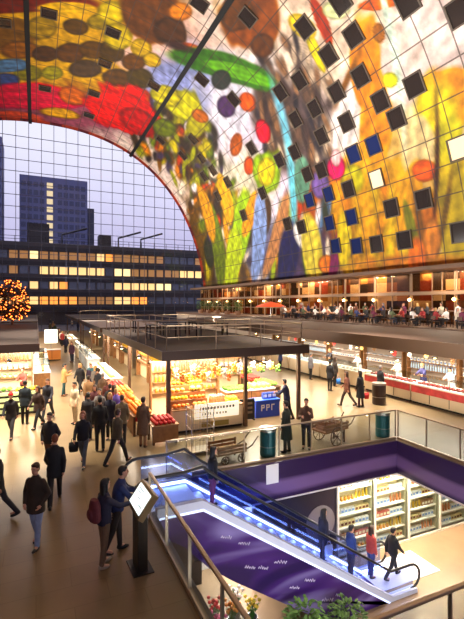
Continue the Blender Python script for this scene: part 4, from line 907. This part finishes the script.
for sx in (-1,1):
    for sy in (-1,1): MB().tube((sx*.4,sy*.3,.1),(sx*.4,sy*.3,1.6),.018,n=6).build('upright', M_steel, t); 
for sx in (-1,1):
    for sy in (-1,1): MB().ell((sx*.38,sy*.28,.05),.03,.05,.05,10,8).build('castor', M_black, t)
MB().box(-.4,.4,-.3,.3,.1,.13).build('base_tray', M_steel, t); mb = MB()
for z in (.5,.9,1.3,1.58):
    for sy in (-1,1): mb.tube((-.4,sy*.3,z),(.4,sy*.3,z),.008,n=5)
    for sx in (-1,1): mb.tube((sx*.4,-.3,z),(sx*.4,.3,z),.008,n=5)
for i in range(1,6):
    for sy in (-1,1): mb.tube((-.4+i*.133,sy*.3,.12),(-.4+i*.133,sy*.3,1.58),.006,n=5)
mb.build('wire_mesh', M_steel, t)
# pendant lamps in the stalls
M_bulb = mat('lamp_glow', (255,230,180), .4, emit=(255,205,130), es=16)
lampme = None
def pendant(x, y, z0, z1, label, group):
    t = thing('pendant_lamp', label, 'lamp', (x,y,z1), 0, group)
    MB().tube((0,0,0),(0,0,z0-z1),.008,n=5).build('cord', M_black, t)
    MB().lathe([(.03,.16),(.05,.14),(.16,0),(.15,0),(.04,.12),(.03,.14)], n=14).build('lamp_shade', M_dark, t, smooth=True)
    MB().ell((0,0,.01),.07,.07,.07,12,8).build('bulb', M_bulb, t, smooth=True)
names = [('front fruit stall',[(5.3,17.4),(6.4,17.6),(7.5,17.4)]),('vegetable stall',[(8.9,18.6),(10.2,18.6)]),('aisle side of the railed canopy',[(4.9,20),(4.9,22.5),(4.9,25),(4.9,27.5),(4.9,30)]),('pale canopy',[(4.9,35),(4.9,38),(4.9,41),(4.9,45)]),('left canopy front',[(-1.2,23.4),(-3.6,23.4),(-6,23.4)]),('right-hand counters',[(18.9,13),(18.9,16),(18.9,19),(18.9,22),(18.9,25),(18.9,28),(18.9,32),(18.9,36)]),('right side of the railed canopy',[(10.5,21),(10.5,24),(10.5,27),(10.5,30)])]
for nm, L in names:
    for x, y in L: pendant(x, y, 2.84 if x > 17 else 3.0, 2.35, 'black pendant lamp glowing over the '+nm, 'pendant lamps over the '+nm)
# ================================================================== RIGHT UPPER TERRACE
TZ = 3.4
struct(MB().box(26.15, X1+.5, 2, V1-1, TZ-.3, TZ).build('floor', mat('terrace_floor', (96,70,54), .5)))
struct(MB().box(26.3, 26.5, 2, V1-1, 0, TZ-.32).build('wall_terrace', mat('terrace_wall', (170,150,130), .6)))
wx = 31.2
SHOPM = mat('shop_interior', (190,140,90), .6); nt = SHOPM.node_tree; tc = nt.nodes.new('ShaderNodeTexCoord'); vm = nt.nodes.new('ShaderNodeVectorMath'); vm.operation = 'SNAP'; vm.inputs[1].default_value = (9,1.35,.9); vo = nt.nodes.new('ShaderNodeTexWhiteNoise')
nt.links.new(tc.outputs['Object'], vm.inputs[0]); nt.links.new(vm.outputs[0], vo.inputs['Vector']); sx_ = nt.nodes.new('ShaderNodeSeparateColor'); nt.links.new(vo.outputs['Color'], sx_.inputs[0]); cr = nt.nodes.new('ShaderNodeValToRGB'); cr.color_ramp.interpolation = 'CONSTANT'
e = cr.color_ramp.elements; e[0].color = lin((60,42,34))+(1,); e[1].position = .85; e[1].color = lin((240,226,190))+(1,)
for p_, c_ in ((.3,(120,80,50)),(.5,(40,34,36)),(.6,(196,150,80)),(.72,(150,60,40))): q = e.new(p_); q.color = lin(c_)+(1,)  # random cells of wall colour, with lit and dark shops painted in
nt.links.new(sx_.outputs[0], cr.inputs[0]); nt.links.new(cr.outputs[0], nt.nodes['Principled BSDF'].inputs['Base Color'])
struct(MB().box(wx+.4, wx+.6, 2, V1-1, TZ, 8.3).build('wall_right', SHOPM))
struct(MB().box(wx-2.0, wx+.5, 2, V1-1, 7.9, 8.25).build('trim_7', mat('canopy_edge', (110,84,66), .5)))
struct(MB().box(wx-.6, wx+.2, 2, V1-1, 5.9, 6.2).build('trim_8', mat('beam_tan', (120,92,68), .6)))
for i in range(17):
    y = 6+i*4.6; lit = i % 3 != 1
    o = MB().box(wx-.02,wx+.02,y+.1,y+4.4,TZ+.05,5.9).box(wx-.02,wx+.02,y+.1,y+4.4,6.2,7.85).build('window_%d' % (100+i), glass('shop_glass', (225,205,180), .2)); struct(o)
    mb = MB()
    for q in ((0,2.2,4.4) if lit else (0,1.2,2.2,4.4)): mb.box(wx-.05,wx+.05,y+q+.02,y+q+.1,TZ,7.88)
    mb.box(wx-.05,wx+.05,y+.05,y+4.5,TZ+1.1,TZ+1.18); mb.build('window_frame', mat('frame_tan', (150,120,90), .5), o)
    t = thing('wall_lamp', 'warm globe wall lamp between the terrace shop windows', 'lamp', (wx-.1,y,5.5), 0, 'globe lamps along the terrace')
    MB().box(.02,.1,-.05,.05,-.08,.08).build('bracket', M_dark, t); MB().ell((-.1,0,0),.13,.13,.13,12,8).build('globe', M_bulb, t, smooth=True)
chairs = None
tops = [((150,44,46),'red'),((236,232,228),'white'),((30,28,30),'black'),((70,80,130),'blue'),((120,90,70),'brown'),((60,60,64),'charcoal'),((210,150,120),'peach'),((90,100,70),'olive'),((200,190,170),'cream'),((110,40,70),'wine')]
def chair_(x, y, rz, label):
    c = thing('cafe_chair', label, 'chair', (x,y,TZ), rz, 'chairs on the right upper terrace')
    MB().box(-.2,.2,-.2,.2,.41,.45).build('seat', M_woodd, c); MB().box(-.2,.2,-.22,-.19,.6,.85).build('backrest', M_woodd, c)
    for sx in (-1,1):
        for sy in (-1,1): MB().box(sx*.18-.018,sx*.18+.018,sy*.19-.018,sy*.19+.018,0,.85 if sy < 0 else .41).build('leg', M_dark, c)
ordn = ['first','second','third','fourth','fifth','sixth','seventh','eighth','ninth','tenth','eleventh','twelfth']
kk = 0
for i in range(12):
    y = 20.5+i*2.15; x = 27.4
    t = thing('cafe_table', 'small cafe table on the right upper terrace, %s from the right edge' % ordn[i], 'table', (x,y,TZ), 0, None)
    MB().lathe([(.01,.7),(.38,.7),(.4,.72),(.4,.74),(.01,.74)], n=18).build('tabletop', M_wood, t); MB().tube((0,0,.03),(0,0,.7),.03).build('pedestal', M_dark, t); MB().lathe([(.01,0),(.25,0),(.22,.03),(.01,.03)], n=16).build('foot', M_dark, t)
    for q, (dx, dy, f) in enumerate(((-.62,-.1,-90),(.2,.98,180),(.62,.1,90))):
        c, nm = random.choice(tops[1:3]+tops[1:3]+tops)
        person(x+dx*1.15, y+dy, f+24.5, 'diner in %s top seated %s the %s terrace table from the right edge' % (nm, ('in front of','left of','behind')[q], ordn[i]), c, random.choice((BLK,DJEAN,CHAR)), pose='sit', coat='short', hair=random.choice(('short','long')), hc=random.choice(list(HAIRC)), z=TZ, group='diners on the right upper terrace')
        pr_ = math.radians(f); chair_(x+dx*1.15, y+dy, pr_, 'dark cafe chair %s the %s terrace table from the right edge' % (('in front of','left of','behind')[q], ordn[i]))
for i in range(22):
    y = 19.5+i*1.2+random.uniform(-.2,.2); c, nm = tops[(i*7) % 10]
    person(random.uniform(28.9,30.2), y, random.choice((60,120,0,180,90)), 'guest in %s top standing between the terrace tables and the shop windows' % nm, c, random.choice((BLK,DJEAN,CHAR)), pose=random.choice(('stand','phone','walk','lean')), coat='short', hair=random.choice(('short','long')), hc=random.choice(list(HAIRC)), z=TZ, group='guests in %s tops standing on the right terrace' % nm)
# orange parasol far along the terrace
t = thing('parasol', 'orange-red parasol at the far end of the right terrace', 'parasol', (27.6,48.5,TZ))
MB().tube((0,0,0),(0,0,2.0),.04).build('pole', M_steel, t); MB().lathe([(2.0,1.35),(1.0,1.75),(.05,1.98),(.05,1.93),(1.0,1.69),(1.98,1.29)], n=16).build('parasol_canopy', mat('parasol_red', (224,80,34), .7), t)
MB().lathe([(.01,0),(.3,0),(.28,.08),(.01,.08)], n=16).build('foot', M_dark, t)
# plants in front of the mural far end
def shrub(x, y, z, r, h, label, c, group=None, name='potted_shrub'):
    t = thing(name, label, 'plant', (x,y,z), random.uniform(0,6), group); mb = MB()
    for i in range(int(260)):
        a = random.uniform(0,2*PI); p = random.uniform(.1,1)**.5; zz_ = random.uniform(.35,1)*h; rr = r*p*(1.1-.5*abs(zz_/h-.6))
        q = Vector((rr*math.cos(a), rr*math.sin(a), zz_)); M_ = Matrix.Rotation(a,3,'Z') @ Matrix.Rotation(random.uniform(-.6,.9),3,'Y'); mb.ell(q, .075*r/.5, .04*r/.5, .012, 6, 4, 0, M_)
    mb.build('foliage', mat('leaf_%d_%d_%d' % c, c, .6, noise=.3, nscale=9), t)
    mb = MB()
    for i in range(6): a = i; mb.path([(0,0,.1),(.3*r*math.cos(a),.3*r*math.sin(a),h*.4),(.6*r*math.cos(a),.6*r*math.sin(a),h*.75)], [.02,.014,.006], 5)
    mb.build('stem', mat('stem_brown', (80,60,36), .8), t)
    MB().lathe([(.01,0),(r*.5,0),(r*.62,h*.26),(r*.55,h*.26),(r*.5,h*.2),(.01,h*.2)], n=16).build('pot', mat('pot_clay', (120,84,60), .7), t)
for i, yy in enumerate((58,62,66,70,74)):
    shrub(27.4, yy, TZ, .8, 2.2, 'tall potted shrub on the far right terrace below the painted vault', (70,96,44), 'potted shrubs on the far right terrace')
# lit tree on the left canopy
t = thing('decorated_tree', 'tall tree covered in warm orange lights on the left canopy roof', 'tree', (-1.9,42.4,3.3)); t.scale = (.95,.95,1.0)
MB().tube((0,0,0),(0,0,3.6),.1,.03).build('trunk', M_woodd, t)
mb = MB()
for i in range(420):
    zz_ = random.uniform(.4,3.8); r = 1.35*math.sin(PI*min(1,(zz_+.3)/4.4))**.7+.1; a = random.uniform(0,2*PI); p = random.uniform(.5,1)
    mb.ell((r*p*math.cos(a), r*p*math.sin(a), zz_), .2,.09,.04, 6, 4, 0, Matrix.Rotation(a,3,'Z') @ Matrix.Rotation(.4,3,'Y'))
mb.build('foliage', mat('tree_needles', (60,50,30), .8), t)
mb = MB()
for i in range(190):
    zz_ = random.uniform(.4,3.9); r = 1.4*math.sin(PI*min(1,(zz_+.3)/4.4))**.7*random.uniform(.5,1.1)+.12; a = random.uniform(0,2*PI); mb.ell((r*math.cos(a), r*math.sin(a), zz_), .05,.05,.05, 6, 4)
o = mb.build('fairy_lights', mat('fairy_orange', (255,170,80), .5, emit=(255,112,40), es=5), t); o['kind'] = 'stuff'
# ================================================================== BASEMENT SHOP
fy = 12.75
struct(MB().box(1.0, 5.1, fy+.9, fy+1.0, BZ, FB).build('wall_dark', mat('wall_charcoal', (40,36,42), .5)))
struct(MB().box(5.1, 8.2, fy+1.6, fy+1.7, BZ, FB).build('wall_shop', mat('shop_white', (240,236,230), .5)))
struct(MB().box(6.6, 10.0, fy, fy+.12, BZ, FB).build('wall_poster', mat('poster_dark', (46,36,44), .35)))
o = MB().lathe([(.01,0),(.62,0),(.62,.02),(.01,.02)], n=28).build('round_sign', mat('round_grey', (130,120,116), .5)); o.rotation_euler = (R90,0,0); o.location = (9.3,fy-.005,-2.7); tag(o, 'large round grey sign on the dark wall beside the escalator foot', 'sign')
gi = 0
pk = ['white_carton','brown_packet','yellow_carton','white_carton','jar','red_carton','white_carton','yellow_carton','oil_bottle','white_carton','juice_bottle']
for i in range(4):
    x0 = 10.15+i*1.75
    t = thing('supermarket_shelf', 'lit shelf unit of the basement shop, %s from the escalator foot' % ordn[i], 'shelf', (x0,fy+.12,BZ))
    MB().box(0,1.65,.42,.46,0,3.0).build('back_panel', mat('shelf_back_warm', (240,220,170), .5), t)
    for s_ in (0,1.6): MB().box(s_,s_+.05,0,.42,0,3.0).build('side_panel', mat('shelf_side', (170,164,130), .5), t)
    M = TM(x0, fy+.12, 0, BZ)
    for r_ in range(6):
        z = .12+r_*.48; b_ = MB().box(.05,1.6,0,.42,z-.03,z).build('shelf_board', M_white, t)
        MB().box(.05,1.6,-.012,0,z-.045,z).build('price_rail', mat('price_rail', (220,210,190), .5), b_)
        kd = pk[(i*3+r_) % len(pk)]; kd2 = pk[(i*3+r_+4) % len(pk)]
        for j in range(9): good(kd if j < 5 else kd2, M, (.15+j*.17, .16, z), 'on the %s shelf unit of the basement shop' % ordn[i], 0, .92)
mb = MB()
o = MB().box(10.05,17.2,fy-.02,fy,BZ+.06,FB-.12).build('window_120', M_case); struct(o)
for i in range(5): mb.box(10.03+i*1.76,10.11+i*1.76,fy-.05,fy+.03,BZ,FB-.06)
mb.box(10.03,17.2,fy-.05,fy+.03,BZ,BZ+.06); mb.box(10.03,17.2,fy-.05,fy+.03,FB-.14,FB-.06); mb.build('window_frame', mat('pale_mullion', (214,206,190), .5), o)
t = thing('supermarket_shelf', 'darker shelf standing side-on at the right end of the basement shop', 'shelf', (18.2,11.4,BZ)); M = TM(18.2, 11.4, -R90, BZ)
MB().box(.42,.46,-1.5,1.5,0,2.6).build('back_panel', M_cream, t)
for r_ in range(4):
    MB().box(0,.42,-1.5,1.5,.1+r_*.55,.13+r_*.55).build('shelf_board', M_white, t)
    for j in range(10): good(('wine_bottle','green_carton','wine_bottle','brown_packet')[r_], M, (-1.35+j*.3,.2,.13+r_*.55), 'on the side-on shelf of the basement shop')
# flower stand
FLC = [((220,60,60),'red'),((240,150,60),'orange'),((240,230,225),'white'),((230,110,150),'pink'),((240,210,70),'yellow')]
for i, (x, y) in enumerate(((4.75,11.6),(5.15,11.3),(5.5,11.8),(4.6,11.0),(5.75,11.2))):
    c, nm = FLC[i]; t = thing('flower_bucket', 'bucket of %s flowers on the basement floor below the escalator' % nm, 'flowers', (x,y,BZ), 0)
    MB().lathe([(.01,0),(.13,0),(.17,.34),(.15,.34),(.12,.05),(.01,.05)], n=14).build('bucket', mat('zinc', (150,154,160), .35, .7), t)
    s1 = MB(); s2 = MB()
    for q in range(16):
        a = q*2.4; r = .05+.013*q; p = Vector((r*math.cos(a), r*math.sin(a), .75+.1*math.sin(q))); s1.tube((0,0,.2), p, .008, n=5); s2.ell(p, .055,.055,.045, 8, 6); s1.ell(p*.8+Vector((0,0,.04)), .06,.03,.01, 6, 4)
    s1.build('stalks', mat('stalk_green', (60,110,40), .6), t); s2.build('blooms', mat('bloom_'+nm, c, .6), t, smooth=True)
shrub(6.45, 9.45, BZ, .62, 1.5, 'large leafy green bush in a pot on the basement floor below the escalator', (76,112,40)); shrub(7.75, 9.4, BZ, .55, 1.25, 'second leafy green bush right of the large one under the escalator', (70,100,36))
# ================================================================== OUTSIDE
struct(MB().box(-150, 120, V1+.5, 300, -.4, -.05).build('ground', mat('paving_out', (70,72,84), .7)))
ob = thing('office_building', 'long low office building with rows of lit windows beyond the glass wall', 'building', (-40,112,0))
MB().box(0,86,0,16,0,19.6).build('building_body', mat('office_wall', (66,60,64), .7), ob)
for j in range(5): MB().box(-.2,86.2,-.5,-.01,j*3.6+3.2,j*3.6+4.2).build('spandrel', mat('office_band', (40,36,42), .6), ob)
lit = [mat('lit_warm', (255,200,120), .5, emit=(255,205,130), es=.9), mat('lit_yellow', (255,215,130), .5, emit=(255,222,150), es=1.1), mat('unlit_faint_glow', (70,74,92), .2, emit=(110,110,130), es=.12), mat('dim_office', (140,110,80), .4, emit=(220,150,80), es=.35), mat('lit_orange', (255,170,80), .5, emit=(255,150,60), es=1.1)]  # unlit panes also get a faint glow so they read lighter
cnt = 0
for j in range(5):
    x = 30; cnt = 0; run = 2
    while cnt < 24 and j > 0:
        if random.random() < .42: run = random.choice((2,2,2,3,3,0,1,4)) if j == 4 else random.choice((2,2,3,0,1,4,0))
        w = 1.75
        f = MB().box(x,x+w,-.06,0,j*3.6+1.3,j*3.6+3.1); 
        f.build('window', lit[run], ob); x += w+.42; cnt += 1
mb = MB()
for q in range(33): mb.box(-24+q*3.3,-23.9+q*3.3,.2,.3,19.6,21)
mb.box(-24,82,.22,.28,20.9,21); mb.box(-24,82,.22,.28,20.2,20.3); mb.build('roof_railing', M_dark, ob)
for i, (x, w, h) in enumerate(((38,5,5.2),(55,3,3.4),(8,5,2))): MB().box(x,x+w,4,8,19.6,19.6+h).build('roof_plant_box', mat('office_band', (44,42,56), .6), ob)
for x in (46,60,66): MB().path([(x,5,19.6),(x,5,22.5),(x+6,5,24.5)], .25, 6).build('roof_boom', M_dark, ob)
tw = thing('tower_block', 'dark blue high-rise tower standing behind the office building', 'building', cam2hall(-73.5, 178)+(0,))
MB().box(-13,13,0,20,0,57).build('tower_body', mat('tower_wall', (84,88,130), .6), tw); MB().box(13,16,2,18,0,46).build('side_wing', mat('tower_wing', (40,42,70), .6), tw)
mb = MB()
for j in range(16):
    for q in range(11):
        if 4 <= q <= 5: continue
        mb.box(-12.4+q*2.28,-12.4+q*2.28+1.7,-.06,0,3+j*3.3,5+j*3.3)
mb.build('window_grid', mat('tower_pane', (46,52,90), .25), tw)
mb = MB()
for j in range(16): mb.box(-2.9,-.6,-.08,0,3+j*3.3,5.2+j*3.3)
mb.build('stair_windows', mat('tower_lit', (220,200,150), .5, emit=(240,210,150), es=.5), tw)
mb = MB()
for x in (-9,-3,6,9): mb.box(x,x+1.6,6,9,57,58.5)
mb.build('roof_vent', mat('tower_wing', (40,42,70), .6), tw)
t2 = thing('slim_tower', 'slim dark tower cut off by the left edge of the glass wall', 'building', cam2hall(-92,160)+(0,)); MB().box(-8,5.6,0,14,0,68).build('tower_body', mat('tower_wall', (54,58,92), .6), t2)
mb = MB()
for j in range(18): mb.box(-7.5,5.2,-.06,0,4+j*3.4,5.6+j*3.4)
mb.build('window_band', mat('tower_pane', (34,38,66), .25), t2)
# ================================================================== LIGHTS
def light(kind, loc, target, power, col=(1,1,1), size=1.0, sy=None, spot=60, blend=.6):
    l = bpy.data.lights.new(kind.lower()+'_lamp', kind); l.energy = power; l.color = col
    if kind == 'AREA':
        l.shape = 'RECTANGLE'; l.size = size; l.size_y = sy or size
    else: l.shadow_soft_size = size
    if kind == 'SPOT': l.spot_size = math.radians(spot); l.spot_blend = blend
    o = bpy.data.objects.new(kind.lower()+'_lamp', l); COL.objects.link(o); o.location = loc
    d = Vector(target)-Vector(loc); o.rotation_euler = d.to_track_quat('-Z','Y').to_euler(); return o
WARM = (1,.72,.42); WARM2 = (1,.84,.64); NEUT = (1,.94,.86)
# floods on the canopy roofs washing the vault
for y in (12,26,40,54,68,80):
    light('SPOT', (10.5,y,4.2), (33,y+3,14), 6600, NEUT, .4, spot=110, blend=.9)
    light('SPOT', (2.5,y,4.2), (20,y+4,34), 13500, NEUT, .4, spot=100, blend=.9)
    light('SPOT', (2.5,y,4.2), (-8,y+4,37), 4600, (1,.9,.76), .4, spot=90, blend=.9)
# under-canopy light
for (x, y, sx, sy_, p) in ((6.3,17.2,3,1.6,230),(9.6,18,2.4,2,200),(4.9,21.5,.7,7,190),(4.9,28.5,.7,6,220),(10.6,24,.7,12,320),(4.9,40,.7,14,190),(4.9,60,.7,16,160),(-3.5,24.2,8,1.6,420),(-.3,34,.6,20,220),(19.0,16,1.0,9,270),(19.0,27,1.0,11,290),(19.0,40,1.0,14,210),(-.3,60,.6,20,300)):
    light('AREA', (x,y,2.55 if x > 17 else 2.9), (x,y,0), p*1.65, WARM2, sx, sy_)
light('AREA', (-3.2,21.75,2.85), (-3.2,22.5,.4), 260, WARM2, 7, .3)  # added light with no fixture, brightens the fronts of the green benches
# ceiling spots on the aisles and the open floor
for (x, y, tx, ty, p, sp) in ((2,29,2,29.5,46000,24),(2,52,2,52,18000,30),(-2.5,19,-2.5,19.5,52000,25),(14.5,19.5,14.5,19.5,48000,24),(14.5,34,14.5,34,16000,28),(8,14,8,14.2,9000,22)):
    light('SPOT', (x,y,33), (tx,ty,0), p*2.3, (1,.88,.72), .5, spot=sp, blend=.8)
# terrace
for y in (14,24,34,44,56,70):
    light('AREA', (29.6,y,7.86), (29.6,y,0), 330, WARM2, .12, 3.0); light('AREA', (31.4,y,7.8), (31.4,y,0), 160, WARM2, .2, 8)
# basement
light('AREA', (12.5,11.5,FB-.1), (12.5,11.5,BZ), 130, WARM2, 3, .6); light('AREA', (13.6,fy-.2,FB-.05), (13.6,fy+.5,BZ+1.2), 420, WARM2, 6.5, .2)
light('AREA', (6.2,fy+.9,FB-.1), (6.2,fy+1.1,BZ), 260, NEUT, 2.2, .8); light('AREA', (14.6,8,FB-.1), (13,8,BZ), 60, WARM2, 1.5, 6)
light('AREA', (7.0,4.6,FB-.1), (7.5,10,-2.5), 240, (1,.95,.95), 7, .3)
# ------------------------------------------------------------------ sky
w = bpy.data.worlds.new('dusk'); SC.world = w; w.use_nodes = True; nt = w.node_tree; bg = nt.nodes['Background']
tc = nt.nodes.new('ShaderNodeTexCoord'); sp = nt.nodes.new('ShaderNodeSeparateXYZ'); nt.links.new(tc.outputs['Generated'], sp.inputs[0])
cr = nt.nodes.new('ShaderNodeValToRGB'); e = cr.color_ramp.elements
e[0].position = 0; e[0].color = lin((160,150,190))+(1,); e[1].position = .45; e[1].color = lin((240,236,246))+(1,)
for p, c in ((.12,(190,182,214)),(.22,(214,208,232)),(.33,(234,230,244))): q = e.new(p); q.color = lin(c)+(1,)
nt.links.new(sp.outputs[2], cr.inputs[0]); nt.links.new(cr.outputs[0], bg.inputs['Color']); bg.inputs['Strength'].default_value = .82
# ------------------------------------------------------------------ camera
cd = bpy.data.cameras.new('camera'); co = bpy.data.objects.new('camera', cd); COL.objects.link(co); SC.camera = co
cd.sensor_fit = 'VERTICAL'; cd.sensor_height = 36; cd.lens = F/619*36; cd.shift_y = -(309.5-HZ)/619; cd.clip_end = 1000
co.location = (0,0,CAMH); co.rotation_euler = (R90,0,-TH)
vs = SC.view_settings; vs.view_transform = 'Standard'; vs.look = 'None'; vs.gamma = 1; vs.use_curve_mapping = False; vs.exposure = .72
SC.cycles.use_denoising = True; SC.cycles.max_bounces = 6; SC.cycles.transparent_max_bounces = 16; SC.cycles.sample_clamp_indirect = 6; SC.cycles.caustics_reflective = False; SC.cycles.caustics_refractive = False
